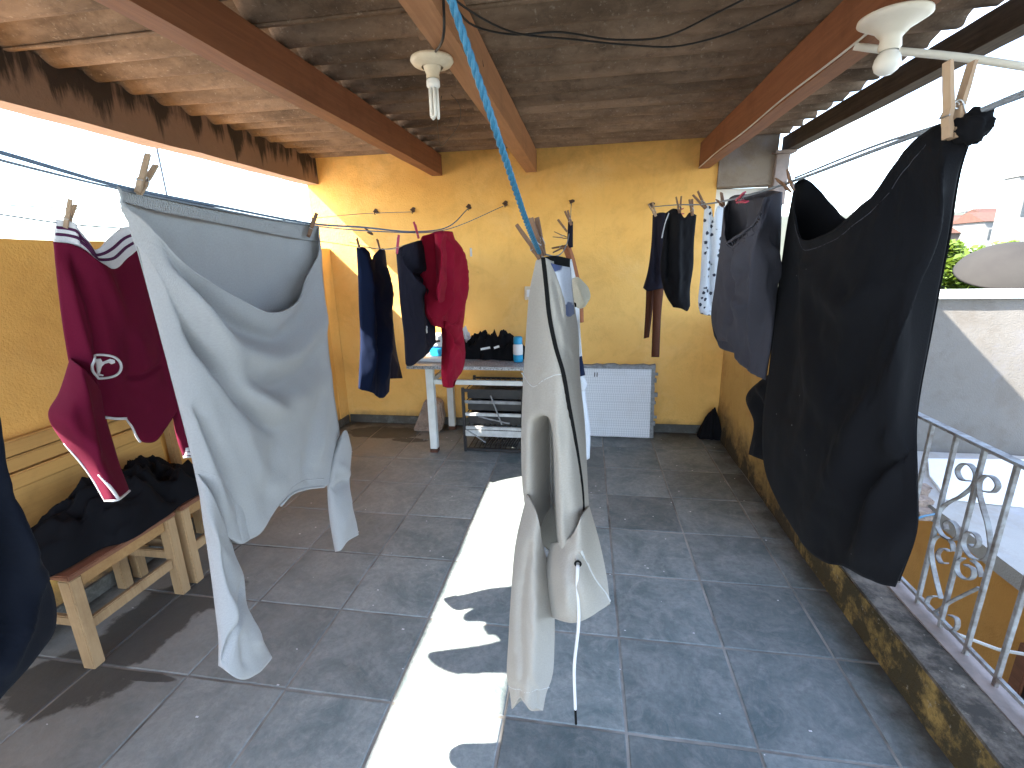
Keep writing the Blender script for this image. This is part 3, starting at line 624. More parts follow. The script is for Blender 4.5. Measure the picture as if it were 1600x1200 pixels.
SCR = [[(362, 238), (315, 225), (295, 178), (320, 140), (370, 140), (405, 190), (395, 255), (330, 320), (220, 385), (175, 445), (175, 515), (210, 572), (262, 595), (300, 565), (288, 510), (250, 478), (222, 495), (228, 530)],
       [(460, 300), (512, 305), (540, 268), (520, 225), (470, 205), (432, 235), (427, 300), (450, 400), (478, 500), (492, 590), (495, 640), (475, 700), (430, 718), (370, 690), (332, 630), (337, 572), (370, 547), (412, 567), (425, 605), (400, 640), (372, 622)],
       [(270, 665), (262, 615), (225, 580), (165, 580), (138, 630), (142, 720), (165, 830), (195, 950)],
       [(245, 662), (205, 648), (176, 690), (195, 732), (228, 735)],
       [(440, 820), (420, 750), (385, 720)], [(330, 705), (292, 735), (298, 795), (345, 833), (392, 812), (392, 775), (345, 745)],
       [(160, 935), (122, 945), (110, 990), (140, 1028), (185, 1018), (235, 980), (330, 930), (430, 882)],
       [(205, 1010), (205, 1085), (245, 1138), (292, 1122), (292, 1075), (250, 1050)]]
base = len(rl.children)
for L_ in SCR: ribbon(scroll_pts(L_), .016, .0045, 'scroll')
pw = on(1480, 985, 0, 1.5); tag(MB().tube([on(1475, 983, 0, 1.34), on(1520, 1000, 0, 1.42), on(1560, 1015, 0, 1.46), on(1600, 1022, 0, 1.5), on(1680, 1050, 0, 1.55)], .006, 8).build('white_cable', M['conduit'], None, 0, True), 'white cable running outside below the iron railing', 'cable')
tag(MB().tube([on(1427, 812, 0, 1.5), on(1445, 806, 0, 1.6), on(1462, 803, 0, 1.7)], .005, 6).build('blue_hose', M['rope'], None, 0, True), 'thin blue hose by the neighbouring slab corner', 'hose')

# ---- lamps, wires, conduit
l1 = empty('tube_lamp', (-.455, 1.62, 2.1), 'cream round lamp holder with white fluorescent tubes under pale beam', 'lamp')
c = on(675, 97, 2, 2.09); cx, cy = c[0], c[1]
MB().lathe((cx, cy, 2.104), [(0, 0), (.05, 0), (.068, -.004), (.07, -.012), (.062, -.022), (.035, -.03)], 36).build('ceiling_plate', M['porcelain'], l1, 0, True)
MB().lathe((cx, cy, 2.076), [(.030, .002), (.026, -.010), (.021, -.022), (.022, -.036)], 24).build('socket', M['porcelain'], l1, 0, True)
bb = MB().lathe((cx, cy, 2.040), [(.019, 0), (.022, -.005), (.022, -.02), (.018, -.026), (0, -.026)], 24).build('bulb_base', M['tubeglass'], l1, 0, True)
for k in range(3):
    a = k*2.094+.4; p = Vector((cx, cy, 2.014)); q = Vector((math.cos(a), math.sin(a), 0)); s = Vector((-q.y, q.x, 0))
    pts = [p+q*.011+s*.0068*u+Vector((0, 0, -z)) for u, z in ((-1, 0), (-1, .04), (-1, .076), (-.7, .084), (0, .088), (.7, .084), (1, .076), (1, .04), (1, 0))]
    MB().tube(pts, .005, 10).build('glass_tube', M['tubeglass'], bb, 0, True)
l2 = empty('round_lamp', (.81, 1.6, 2.07), 'white lamp holder with round white bulb under the dark beam', 'lamp')
c = on(1397, 30, 2, 2.062); cx2, cy2 = c[0], c[1]
MB().lathe((cx2, cy2, 2.074), [(0, 0), (.07, 0), (.082, -.005), (.083, -.012), (.07, -.02), (.042, -.036), (.03, -.05)], 40).build('ceiling_plate', M['porcelain_w'], l2, 0, True)
MB().lathe((cx2, cy2, 2.026), [(.030, 0), (.024, -.010), (.027, -.03), (.022, -.038)], 28).build('socket', M['porcelain_w'], l2, 0, True)
MB().lathe((cx2, cy2, 1.990), [(.016, 0), (.024, -.008), (.030, -.020), (.032, -.034), (.027, -.048), (.015, -.058), (0, -.062)], 28).build('bulb', M['tubeglass'], l2, 0, True)
cd = [on(1335, 72, 0, .79), on(1380, 78, 0, .86), on(1450, 84, 0, .97), on(1520, 92, 0, 1.08), on(1600, 104, 0, 1.19), on(1720, 122, 0, 1.4), np.array([2.5, 2.1, 1.80]), np.array([3.6, NYW, 1.19])]
tag(MB().tube(crom(np.array(cd), 60), .0105, 12).build('conduit_pipe', M['conduit'], None, 0, True), 'bent white conduit pipe leaving the roof past the round lamp', 'pipe')
tag(MB().tube([(.793, y, 2.083+.004*math.sin(y*6)) for y in np.linspace(cy2+.06, BY-.03, 20)], .004, 6).build('lamp_cable', M['conduit'], None, 0, True), 'thin white cable clipped along the dark beam edge', 'cable')
def wire(name, pts, r, m, label, cat='cable', n=40): return tag(MB().tube(crom(np.array(pts, float), n), r, 6).build(name, M[m], None, 0, True), label, cat)
def zr(x, y, z): return on(x, y, 2, z)
wire('electric_wire', [zr(690, -20, 2.2), zr(730, 14, 2.2), zr(800, 50, 2.19), zr(900, 62, 2.18), zr(980, 70, 2.18), zr(1060, 72, 2.19), zr(1130, 55, 2.2), zr(1220, 15, 2.2), zr(1290, -20, 2.21)], .0033, 'wire', 'black electric wire sagging under the sheets with low first bend')
wire('electric_wire', [zr(700, -8, 2.21), zr(740, 40, 2.2), zr(800, 54, 2.19), zr(870, 50, 2.19), zr(960, 62, 2.18), zr(1040, 57, 2.19), zr(1120, 20, 2.2), zr(1200, -20, 2.2)], .0033, 'wire', 'black electric wire crossing the other wire under the sheets')
wire('electric_wire', [(cx+.01, cy-.012, 2.104), on(694, 40, 0, -.40), on(693, 0, 0, -.395), on(692, -40, 0, -.39)], .004, 'wire', 'short black wire dropping into the tube lamp holder')
wire('wire_loop', [zr(690, 150, 2.2), zr(684, 200, 2.18), zr(690, 228, 2.14), zr(700, 218, 2.15), zr(718, 190, 2.18), zr(716, 160, 2.21), zr(705, 148, 2.22)], .0016, 'wire', 'thin loop of wire hanging beyond the tube lamp')
wire('wire_bit', [zr(742, 85, 2.2), zr(752, 92, 2.19), zr(755, 104, 2.17)], .003, 'wire', 'stub of wire sticking out beside the pale beam')

# ---- hooks on the back wall
def hook(x, y, label):
    p = on(x, y, 1, BY); h = empty('wall_hook', p, label, 'hook', 'rusty hooks on the ochre wall')
    MB().tube([p+[0, .01, 0], p+[0, -.02, 0], p+[0, -.035, -.008], p+[0, -.04, -.022], p+[0, -.03, -.03]], .0035, 8).build('hook_shank', M['nail'], h, 0, True)
    q = [(p[0]+.021*math.cos(a)*(1+.35*math.sin(3*a+x)), BY-.0055, p[2]+.017*math.sin(a)*(1+.3*math.sin(2*a+x))) for a in np.linspace(0, 6.283, 14)[:-1]]
    MB().prism(q, (0, -.005, 0)).build('anchor_patch', M['nail'], h)
    return p+[0, -.036, -.018]
H1 = hook(588, 330, 'rusty hook on the sunlit patch of the ochre wall')
H2 = hook(646, 328, 'rusty hook beside the sunlit patch, above the pink clothespin')
H3 = hook(733, 323, 'rusty hook with a dangling wire above the burgundy shirt')
H4 = hook(790, 318, 'rusty hook between the burgundy shirt and the blue rope')
H5 = hook(893, 315, 'rusty hook above the hoodie line')
H6 = hook(1018, 320, 'rusty hook above the brown leggings')
# ---- clothes lines (parallel to the side walls)
AX, BX, DX = -.80, -1.35, .45       # sweater line, shirt line, right line
def cline(pts, r, m, label, n=110): return tag(MB().tube(crom(np.array(pts, float), n), r, 6).build('clothes_line', M[m], None, 0, True), label, 'clothesline')
cline([(-.62, -1.3, 1.84), on(-330, 140, 0, -.66), on(-90, 214, 0, -.74), on(0, 238, 0, AX+.04), on(182, 290, 0, AX), on(340, 322, 0, AX), on(492, 350, 0, AX), on(565, 355, 0, AX), on(640, 362, 0, AX), on(690, 358, 0, AX), H3], .0034, 'line_blue', 'dark blue clothesline holding the gray sweater')
cline([(-.64, -1.3, 1.80), on(-330, 165, 0, -.66), on(-90, 226, 0, -.74), on(0, 250, 0, AX+.04), on(180, 294, 0, AX), on(342, 327, 0, AX), on(492, 353, 0, AX), on(600, 362, 0, AX), on(692, 360, 0, AX), H4], .0022, 'line', 'thin second clothesline under the dark blue one')
cline([(BX, -1.3, 1.78), on(-150, 314, 0, BX), on(0, 335, 0, BX), on(105, 350, 0, BX), on(218, 358, 0, BX), on(400, 370, 0, BX), on(500, 377, 0, BX), on(562, 386, 0, BX), on(600, 389, 0, BX), H2+[-.05, 0, -.25]], .0022, 'line', 'thin clothesline holding the maroon shirt and navy trousers')
cline([(-1.75, -1.3, 1.74), on(-150, 312, 0, -1.75), on(0, 320, 0, -1.75), on(200, 331, 0, -1.75), on(400, 345, 0, -1.75), H1, H2], .002, 'line', 'thin bare clothesline nearest the orange wall')
cline([on(545, 378, 0, -1.22), on(585, 388, 0, -1.22), on(622, 388, 0, -1.0), on(668, 374, 0, AX)], .0018, 'line', 'short thin cord linking the navy trousers and black shorts')
cline([(DX, -1.3, 1.86), on(1760, 92, 0, DX), on(1600, 148, 0, DX), on(1495, 188, 0, DX), on(1380, 230, 0, DX), on(1242, 282, 0, DX), on(1180, 302, 0, DX), on(1110, 318, 0, DX), on(1060, 320, 0, DX), H6], .003, 'line', 'gray clothesline holding the big black garment')
cline([(DX, -1.3, 1.88), on(1760, 86, 0, DX), on(1600, 143, 0, DX), on(1495, 186, 0, DX), on(1378, 224, 0, DX), on(1242, 278, 0, DX)], .002, 'line', 'thin gray line twinned above the black garment')
RP0 = on(843, 396, 1, .98)
cline([RP0+[0, .05, 0], on(870, 400, 1, 1.4), on(888, 372, 1, 2.4), H5], .002, 'line', 'thin line from the hoodie to its wall hook')
# twisted blue rope
def rope(pts, r, label):
    P = crom(np.array(pts, float), 420); L_ = np.concatenate([[0], np.cumsum(np.linalg.norm(np.diff(P, axis=0), axis=1))])
    tn = np.gradient(P, axis=0); tn /= np.linalg.norm(tn, axis=1)[:, None]; n1 = np.cross(tn, [1, 0, 0]); n1 /= np.linalg.norm(n1, axis=1)[:, None]; n2 = np.cross(tn, n1)
    e = empty('blue_rope', pts[0], label, 'rope')
    for k in range(3):
        ph = L_/.022*2*math.pi/1.6+k*2.094; Q = P+(n1*np.cos(ph)[:, None]+n2*np.sin(ph)[:, None])*r*.55
        MB().tube(Q, r*.62, 7).build('strand', M['rope'], e, 0, True)
rope([(-.40, -1.0, 2.10), on(640, -190, 0, -.165), on(705, 0, 0, -.145), on(770, 190, 0, -.115), on(822, 345, 0, -.098), RP0], .0042, 'twisted blue nylon rope running down to the white hoodie')

# ---- clothespins
def pin_mesh():
    P = []
    for s in (-1, 1):
        b = MB(); pr = [(0, .0012), (.012, .0015), (.02, .004), (.03, .0028), (.05, .0065), (.076, .0115)]; th = [.0035, .005, .005, .005, .005, .0035]
        vs = []; w = .0048
        for (z, x), t in zip(pr, th):
            for dx, dy in ((0, -w), (t, -w), (t, w), (0, w)): vs.append((s*(x+dx), dy, z))
        n = len(pr); fs = [(i*4+k, i*4+(k+1) % 4, i*4+4+(k+1) % 4, i*4+4+k) for i in range(n-1) for k in range(4)]+[(3, 2, 1, 0), tuple(4*n-4+k for k in range(4))]
        P.append(b.add(vs, fs))
    sp = MB().tube([(.004*math.cos(a), -.006+.012*a/18.8, .033+.004*math.sin(a)) for a in np.linspace(0, 18.8, 40)], .0008, 5)
    sp.tube([(.004, -.006, .033), (.009, -.006, .022), (.009, .006, .022)], .0008, 5).tube([(-.004, .006, .033), (-.009, .006, .022), (-.009, -.006, .022)], .0008, 5)
    out = []
    for b in P+[sp]:
        me = bpy.data.meshes.new('pin'); me.from_pydata(b.v, [], b.f); me.update(); out.append(me)
    return out
PM = pin_mesh(); PMV = {}
def pin(jaw, end, label, m='pin_wood', roll=0., name='clothespin', size=1.):
    jaw, end = Vector(jaw), Vector(end); e = empty(name, jaw, label, 'clothespin', 'clothespins on the lines')
    q = (end-jaw).normalized().to_track_quat('Z', 'X'); e.rotation_mode = 'QUATERNION'; e.rotation_quaternion = q @ Matrix.Rotation(roll, 4, 'Z').to_quaternion(); e.scale = (size,)*3
    if m not in PMV:
        PMV[m] = []
        for k, me in enumerate(PM):
            c = me.copy(); c.materials.append(M['steel'] if k == 2 else M[m]); PMV[m].append(c)
    for k, me in enumerate(PMV[m]):
        o = bpy.data.objects.new('spring' if k == 2 else 'prong', me); COL.objects.link(o); o.parent = e
def pinpx(x0, y0, x1, y1, ax, v, label, m='pin_wood', roll=.4, off=0., size=1.):
    a = on(x0, y0, ax, v+off); b = on(x1, y1, ax, v+off); pin(a, b, label, m, roll, size=size)

# ================================================================== garments
def plane_px(X, Y, ax, v):
    D = FWD+np.multiply.outer((X-800)/CF, RT)-np.multiply.outer((Y-600)/CF, UP)
    return CO+D*((v-CO[ax])/D[..., ax])[..., None]
class Cloth:
    """grid patch traced on a vertical plane (axis ax at value v); n points to the viewer side"""
    def __init__(s, ax, v): s.ax, s.v0 = ax, v; s.n = np.zeros(3); s.n[ax] = -1 if (ax == 1 or v > 0) else 1
    def patch(s, rows, name, mat, parent, nu=56, nv=72, strokes=(), bulge=.02, back=.03, noise_a=.004, noise_s=9., seed=0, fold=None, d0=0., thick=.0022, pexp=.6, sk=(1., 1.)):
        A = np.array([crom([(p+(0,))[:3] for p in r], nu) for r in rows])           # rows x nu x 3
        G = np.stack([crom(A[:, i], nv) for i in range(nu)], 1)                      # nv x nu x 3
        X, Y, D = G[..., 0], G[..., 1], G[..., 2].copy()
        U, V = np.meshgrid(np.linspace(0, 1, nu), np.linspace(0, 1, nv))
        prof = np.sin(np.pi*U)**pexp
        base0 = plane_px(X, Y, s.ax, s.v0); sg = s.n[s.ax]
        W = base0[..., [1, 2]] if s.ax == 0 else base0[..., [0, 2]]
        edge_d = D[:, :1]*(1-U)+D[:, -1:]*U
        D = D+d0+bulge*prof; E = np.zeros_like(D)
        if fold: E += fold(U, V)
        for st in strokes:
            pts, w, h = st[:3]; w *= sk[0]; h *= sk[1]; P = crom(pts, 60); tt = np.linspace(0, 1, 60)
            dd = np.hypot(X[..., None]-P[:, 0], Y[..., None]-P[:, 1]); k = dd.argmin(-1); dm = dd.min(-1)
            tp = np.clip(np.minimum(tt[k]+.12, 1.12-tt[k])*4, 0, 1)
            E += h*np.exp(-(dm/w)**2)*tp
        sm = np.clip(prof*1.6, 0, 1)
        E = E*np.clip(prof*3, .15, 1)+noise_a*sm*(fbm(W[..., 0]*noise_s, W[..., 1]*noise_s*.6, seed+3)+.5*fbm(W[..., 0]*noise_s*2.7+5, W[..., 1]*noise_s*1.7, seed+9))
        Pf = plane_px(X, Y, s.ax, s.v0+sg*D)+E[..., None]*s.n
        s.last = (X, Y, D, E)
        vs = [tuple(p) for p in Pf.reshape(-1, 3)]; id_f = np.arange(nu*nv).reshape(nv, nu); fs = []
        uvs = [tuple(q) for q in W.reshape(-1, 2)]
        for j in range(nv-1):
            for i in range(nu-1): fs.append((id_f[j, i], id_f[j, i+1], id_f[j+1, i+1], id_f[j+1, i]))
        if back:
            Db = edge_d+d0-back*prof+.5*noise_a*fbm(W[..., 0]*noise_s+9, W[..., 1]*5, seed+20)*sm
            Pb = plane_px(X, Y, s.ax, s.v0+sg*Db); id_b = id_f.copy()
            for j in range(nv):
                for i in range(1, nu-1): id_b[j, i] = len(vs); vs.append(tuple(Pb[j, i])); uvs.append(tuple(W[j, i]))
            for j in range(nv-1):
                for i in range(nu-1): fs.append((id_b[j, i], id_b[j+1, i], id_b[j+1, i+1], id_b[j, i+1]))
        me = bpy.data.meshes.new(name); me.from_pydata(vs, [], [tuple(int(q) for q in f) for f in fs]); me.update()
        ul = me.uv_layers.new(name='UVMap')
        for lp_ in me.loops: ul.data[lp_.index].uv = uvs[lp_.vertex_index]
        for p in me.polygons: p.use_smooth = True
        o = link(name, me, mat, parent)
        if thick:
            sd = o.modifiers.new('thickness', 'SOLIDIFY'); sd.thickness = thick; sd.offset = 0
        return o
    def surf(s, x, y, off=.003):
        X, Y, D, E = s.last; d2 = (X-x)**2+(Y-y)**2; k = np.argsort(d2.ravel())[:6]; w = 1/(d2.ravel()[k]+1e-3); w /= w.sum(); sg = s.n[s.ax]
        return on(x, y, s.ax, s.v0+sg*(D.ravel()[k]*w).sum())+s.n*((E.ravel()[k]*w).sum()+off)
    def cord(s, pts, r, name, mat, parent, off=.002, n=40, flat=False):
        Q = crom([p[:2] for p in pts], n)
        P = [s.surf(x, y, off) for x, y in Q]
        return MB().tube(P, r, 6).build(name, mat, parent, 0, True)
def garment(name, p, label, cat): return empty(name, p, label, cat)

# ---- 1 gray sweater, hung by its hem
g = garment('gray_sweater', on(340, 320, 0, AX), 'gray knit sweater hung upside down with sagging hem and dangling sleeves', 'sweater')
C = Cloth(0, AX)
strk = [([(200, 318), (255, 420), (310, 520), (350, 592), (395, 645), (425, 668)], 9, -.022), ([(218, 345), (275, 435), (335, 530), (380, 590), (440, 650)], 12, .014),
        ([(240, 375), (310, 455), (380, 512), (440, 528), (485, 480), (500, 420)], 12, -.016), ([(240, 400), (310, 490), (380, 548), (440, 560), (490, 520), (503, 460)], 13, .014),
        ([(300, 520), (360, 580), (420, 605), (470, 585), (505, 520)], 13, -.013), ([(330, 575), (390, 625), (440, 635), (490, 600)], 16, .010),
        ([(500, 380), (506, 470), (508, 560)], 7, .012), ([(522, 560), (505, 640), (497, 720)], 7, .010), ([(512, 600), (490, 680), (478, 745)], 8, -.010),
        ([(450, 640), (430, 700), (415, 790)], 12, -.007), ([(310, 640), (345, 720), (375, 780), (390, 835)], 10, -.010), ([(290, 640), (325, 720), (352, 800)], 9, .008), ([(375, 650), (400, 720), (440, 770)], 14, .006)]
C.patch([[(182, 290), (215, 330, .01), (262, 382, .03), (310, 425, .045), (372, 466, .055), (430, 489, .055), (468, 472, .045), (490, 420, .02), (498, 353)],
         [(206, 350), (265, 420, .03), (330, 475, .045), (400, 517, .05), (440, 523, .05), (478, 498, .04), (504, 435)],
         [(236, 468), (300, 525, .03), (370, 570, .04), (430, 580, .045), (483, 560, .03), (510, 520)],
         [(266, 582), (330, 640, .02), (400, 670, .025), (460, 662, .02), (521, 612)],
         [(294, 690), (345, 730, .01), (410, 750, .01), (470, 730, .01), (531, 682)],
         [(316, 790), (348, 832), (375, 848), (402, 838), (425, 806), (450, 772), (482, 762), (508, 760), (534, 735)]],
        'front_panel', F['sweater'], g, 84, 96, strk, bulge=.028, back=0, noise_a=.0024, noise_s=7, seed=1, sk=(1.25, 1.5))
C.cord([(182, 290), (215, 331), (262, 383), (310, 426), (372, 467), (430, 490), (468, 473), (490, 421)], .0026, 'hem_edge', F['sweater_rib'], g, 0)
C.cord([(312, 735), (335, 745), (360, 768), (378, 800), (388, 838)], .0012, 'armhole_seam', F['sweater_rib'], g, .001, 30)
C.cord([(516, 745), (522, 715), (532, 690)], .0012, 'armhole_seam', F['sweater_rib'], g, .001, 16)
C.cord([(436, 784), (452, 764), (474, 752), (505, 748)], .0012, 'neck_seam', F['sweater_rib'], g, .001, 24)
C.cord([(438, 790), (452, 773), (482, 763), (506, 760)], .004, 'neck_band', F['sweater_rib'], g, 0, 24)
C.patch([[(182, 290), (215, 297), (300, 316), (400, 337), (470, 350), (498, 353)], [(192, 315), (240, 328), (320, 344), (400, 360), (470, 374), (500, 378)]],
        'hem_band', F['sweater_rib'], g, 70, 16, [], bulge=-.010, back=0, noise_a=.002, seed=4)
C.patch([[(191, 312), (240, 325), (320, 341), (400, 357), (470, 371), (500, 375)], [(206, 360), (330, 420), (420, 430), (505, 440)], [(236, 468), (300, 500), (420, 510), (510, 520)], [(266, 582), (400, 600), (521, 612)], [(294, 690), (400, 700), (531, 682)], [(318, 790), (420, 780), (500, 748), (534, 733)]],
        'back_panel', F['sweater'], g, 48, 60, [([(470, 375), (478, 430), (440, 480)], 14, .012)], bulge=-.03, back=0, noise_a=.005, seed=6, d0=-.002)
C.patch([[(308, 738), (330, 770), (362, 850)], [(316, 800), (345, 840), (365, 862)], [(326, 870), (360, 885), (382, 905)], [(336, 945), (370, 950), (386, 948)], [(342, 1000), (375, 1000), (405, 990)], [(342, 1040), (380, 1062), (405, 1050), (425, 1028)]],
        'sleeve', F['sweater'], g, 40, 64, [([(330, 830), (345, 920), (360, 960), (366, 990)], 9, .016), ([(384, 905), (372, 960), (352, 1030)], 5, -.022), ([(392, 950), (402, 1010)], 8, .012), ([(376, 990), (385, 1040)], 6, -.008)], bulge=.035, back=.03, noise_a=.003, noise_s=10, seed=7)
C.patch([[(527, 690), (540, 672), (549, 700)], [(513, 742), (535, 720), (549, 706)], [(512, 760), (530, 760), (546, 752)], [(514, 800), (532, 800), (550, 790)], [(519, 835), (538, 835), (557, 818)], [(524, 862), (532, 860), (540, 848), (560, 836)]],
        'sleeve', F['sweater'], g, 32, 48, [([(520, 765), (545, 750)], 6, -.02), ([(530, 725), (548, 745)], 5, .015), ([(545, 770), (530, 850)], 6, .014)], bulge=.03, back=.03, noise_a=.003, noise_s=10, seed=9, sk=(1.3, .6))
C.patch([[(325, 745, -.02), (360, 755, -.01), (385, 800, .01)], [(345, 800, -.02), (372, 815), (392, 838, .01)], [(362, 846, -.01), (376, 850), (394, 840, .01)]], 'shoulder', F['sweater'], g, 24, 24, [], bulge=.02, back=.02, noise_a=.004, seed=11)
pinpx(216, 302, 234, 258, 0, AX, 'weathered wooden clothespin on the slack corner of the gray sweater', roll=.3, off=.012)
pinpx(482, 369, 494, 333, 0, AX, 'brown wooden clothespin on the far corner of the gray sweater', 'pin_brown', .8, .012)

# ---- 2 maroon sports shirt
g = garment('maroon_shirt', on(150, 360, 0, BX), 'maroon sports shirt hung upside down with striped white hem and round letter badge', 'shirt')
C = Cloth(0, BX)
C.patch([[(88, 343), (108, 346, .01), (135, 372, .025), (150, 391, .03), (168, 374, .02), (190, 356, .01), (224, 352)],
         [(84, 378), (110, 381, .01), (132, 390, .025), (158, 412, .035), (178, 420, .03), (200, 402, .02), (230, 380)]], 'hem_band', F['white_trim'], g, 60, 14, [([(150, 388), (165, 418)], 6, -.01), ([(112, 345), (118, 385)], 5, .010)], bulge=.012, back=.02, noise_a=.002, seed=12)
for off_, nm in ((.36, 'hem_stripe'), (.66, 'hem_stripe')):
    a = np.array([(90, 343), (108, 346), (135, 372), (151, 391), (168, 374), (190, 356), (220, 352)]); b = np.array([(85, 378), (110, 381), (132, 390), (158, 412), (178, 420), (200, 402), (228, 380)])
    q = a*(1-off_)+b*off_; C.cord([tuple(p) for p in q], .0042, nm, F['purple_stripe'], g, .001, 50)
C.patch([[(84, 378), (110, 381, .01), (132, 390, .02), (158, 412, .03), (178, 420, .025), (200, 402, .01), (230, 378)], [(90, 440), (130, 455, .02), (175, 470, .02), (215, 460, .01), (246, 450)], [(102, 530), (150, 545, .02), (205, 560, .01), (262, 545)],
         [(112, 580), (160, 602, .01), (205, 612), (274, 600)], [(140, 640), (162, 652), (196, 655), (221, 690), (240, 691), (260, 668), (278, 640)]], 'body', F['maroon'], g, 70, 80,
        [([(118, 400), (150, 500), (165, 620)], 10, -.018), ([(185, 425), (205, 520), (206, 600)], 12, -.012), ([(150, 410), (185, 470), (225, 560)], 14, .016), ([(200, 588), (225, 586), (255, 570)], 4, -.012), ([(235, 410), (250, 500), (262, 590)], 10, -.012), ([(100, 420), (125, 520), (150, 600)], 9, .012)], bulge=.025, back=.05, noise_a=.003, noise_s=6, seed=13)
# badge: ring and letter r
P0 = (162, 573); ring = [C.surf(P0[0]+24.5*math.cos(a), P0[1]+18.5*math.sin(a)-.1*24*math.cos(a)*0, .004) for a in np.linspace(0, 2*math.pi, 49)]
MB().tube(ring, .0034, 6, False).build('badge_ring', F['white_trim'], g, 0, True)
def flatpoly(pts, name):
    b = MB(); f = [C.surf(x, y, .0045) for x, y in pts]; k = [C.surf(x, y, .0005) for x, y in pts]; n = len(pts)
    b.add(f+k, [tuple(range(n)), tuple(range(2*n-1, n-1, -1))]+[(i, (i+1) % n, n+(i+1) % n, n+i) for i in range(n)]); return b.build(name, F['white_trim'], g)
flatpoly([(150, 561.5), (163, 560.5), (165, 566), (172, 560.8), (177, 562.5), (177.5, 567), (173.5, 569), (171, 566.5), (167, 568.5), (164.5, 573), (162.5, 584), (166.5, 586), (166, 588), (152, 587.5), (152.5, 585.5), (156, 584), (158, 567), (150.5, 564.5)], 'badge_letter')
C.cord([(163, 652), (178, 654), (195, 654)], .004, 'collar_trim', F['white_trim'], g, .004, 14)
C.cord([(197, 655), (206, 668), (214, 684), (219, 691)], .003, 'collar_trim', F['white_trim'], g, .0, 14)
C.patch([[(110, 560), (135, 580, .03), (158, 612)], [(92, 615), (130, 625, .05), (166, 655)], [(76, 646), (120, 665, .06), (176, 690)], [(98, 690), (140, 700, .05), (188, 730)], [(138, 738), (165, 745, .04), (198, 757)], [(162, 782), (180, 780, .03), (201, 766)]],
        'sleeve', F['maroon'], g, 40, 60, [([(122, 580), (140, 660), (150, 720)], 8, .016), ([(150, 640), (165, 700), (185, 750)], 9, -.01)], bulge=.035, back=.035, noise_a=.003, noise_s=9, seed=14, d0=.01)
C.cord([(100, 692), (138, 739), (163, 781)], .0035, 'sleeve_piping', F['white_trim'], g, .002, 24)
C.cord([(152, 741), (170, 762), (182, 778)], .004, 'sleeve_piping', F['white_trim'], g, .004, 24)
C.cord([(163, 782), (182, 781), (201, 767)], .0035, 'cuff_trim', F['white_trim'], g, .002, 16)
C.patch([[(262, 590), (282, 590)], [(268, 635), (300, 640)], [(278, 690), (306, 690)], [(286, 712), (310, 712)]], 'sleeve', F['maroon'], g, 24, 30, [], bulge=.03, back=.03, seed=15, d0=-.02)
C.patch([[(284, 700), (312, 698)], [(287, 716), (313, 714)]], 'cuff', F['white_trim'], g, 20, 8, [], bulge=.032, back=.03, seed=16, d0=-.018, noise_a=.001)
for dy in (705, 711): C.cord([(285, dy), (298, dy+1), (312, dy-1)], .002, 'cuff_stripe', F['purple_stripe'], g, .001, 14)
pinpx(103, 357, 112, 322, 0, BX, 'gray weathered clothespin on the striped hem of the maroon shirt', roll=.5, off=.015)
pinpx(215, 366, 212, 335, 0, BX, 'wooden clothespin between maroon shirt and gray sweater', roll=.9, off=.012)

# ---- 3 navy garment cut by the frame edge
g = garment('navy_garment', on(0, 700, 0, -.66), 'blackish navy garment hanging close beside the wooden chairs', 'garment')
C = Cloth(0, -.66)
C.patch([[(-330, 200), (-60, 238)], [(-320, 480), (-120, 500), (-35, 560)], [(-310, 700), (-100, 720), (-5, 760)], [(-300, 850), (-60, 840), (55, 862)], [(-290, 950), (-60, 930), (86, 945)], [(-280, 1050), (-60, 1040), (40, 1030), (84, 985)], [(-270, 1140), (-80, 1130), (-5, 1095), (8, 1065)]],
        'body', F['dark_navy'], g, 60, 70, [([(-60, 600), (0, 800), (40, 900)], 16, .03), ([(-20, 780), (0, 900), (10, 1020)], 14, -.02), ([(60, 870), (40, 960), (10, 1040)], 12, .015)], bulge=.05, back=.04, noise_a=.008, noise_s=8, seed=17)

# ---- 4 white hoodie, seen from its edge
g = garment('white_hoodie', on(860, 400, 1, 1.0), 'off white zip hoodie hung upside down from the blue rope', 'hoodie')
C = Cloth(1, 1.0)
C.patch([[(838, 408, -.03), (846, 400, .0), (851, 402, .01), (862, 408, 0), (888, 406, -.06)], [(829, 450, -.05), (848, 450, .02), (862, 452, .03), (880, 455, .0), (893, 452, -.09)], [(822, 530, -.06), (850, 520, .03), (870, 520, .045), (888, 520, .01), (902, 510, -.10)],
         [(817, 620, -.07), (850, 610, .03), (884, 600, .06), (898, 600, .02), (906, 590, -.10)], [(815, 700, -.06), (850, 690, .03), (894, 660, .06), (905, 665, .03), (913, 660, -.06)], [(818, 770, -.04), (845, 770, .0), (868, 765, .05), (898, 750, .06), (912, 745, .0), (917, 740, -.04)],
         [(828, 835, -.04), (846, 850, -.03), (866, 865, .03), (890, 862, .05), (906, 858, .04), (920, 800, -.04)]],
        'body', F['hoodie'], g, 72, 90, [([(847, 670), (849, 700), (852, 770), (854, 850), (856, 900)], 13, -.2), ([(868, 640), (872, 760), (880, 860)], 8, .018), ([(866, 440), (884, 520), (896, 600)], 5, -.014), ([(826, 560), (824, 680), (822, 760)], 7, .01), ([(820, 582), (834, 604), (850, 592), (868, 586)], 3, -.006), ([(880, 470), (888, 540), (902, 560)], 6, .015)], bulge=.03, back=.16, noise_a=.004, noise_s=11, seed=18)
zp = [(849, 402), (853, 440), (858, 490), (868, 540), (880, 580), (888, 625), (896, 670), (903, 715), (909, 760), (911, 800), (909, 835), (905, 858)]
Pz = [C.surf(x, y, .004) for x, y in crom(zp, 70)]
vsz = []
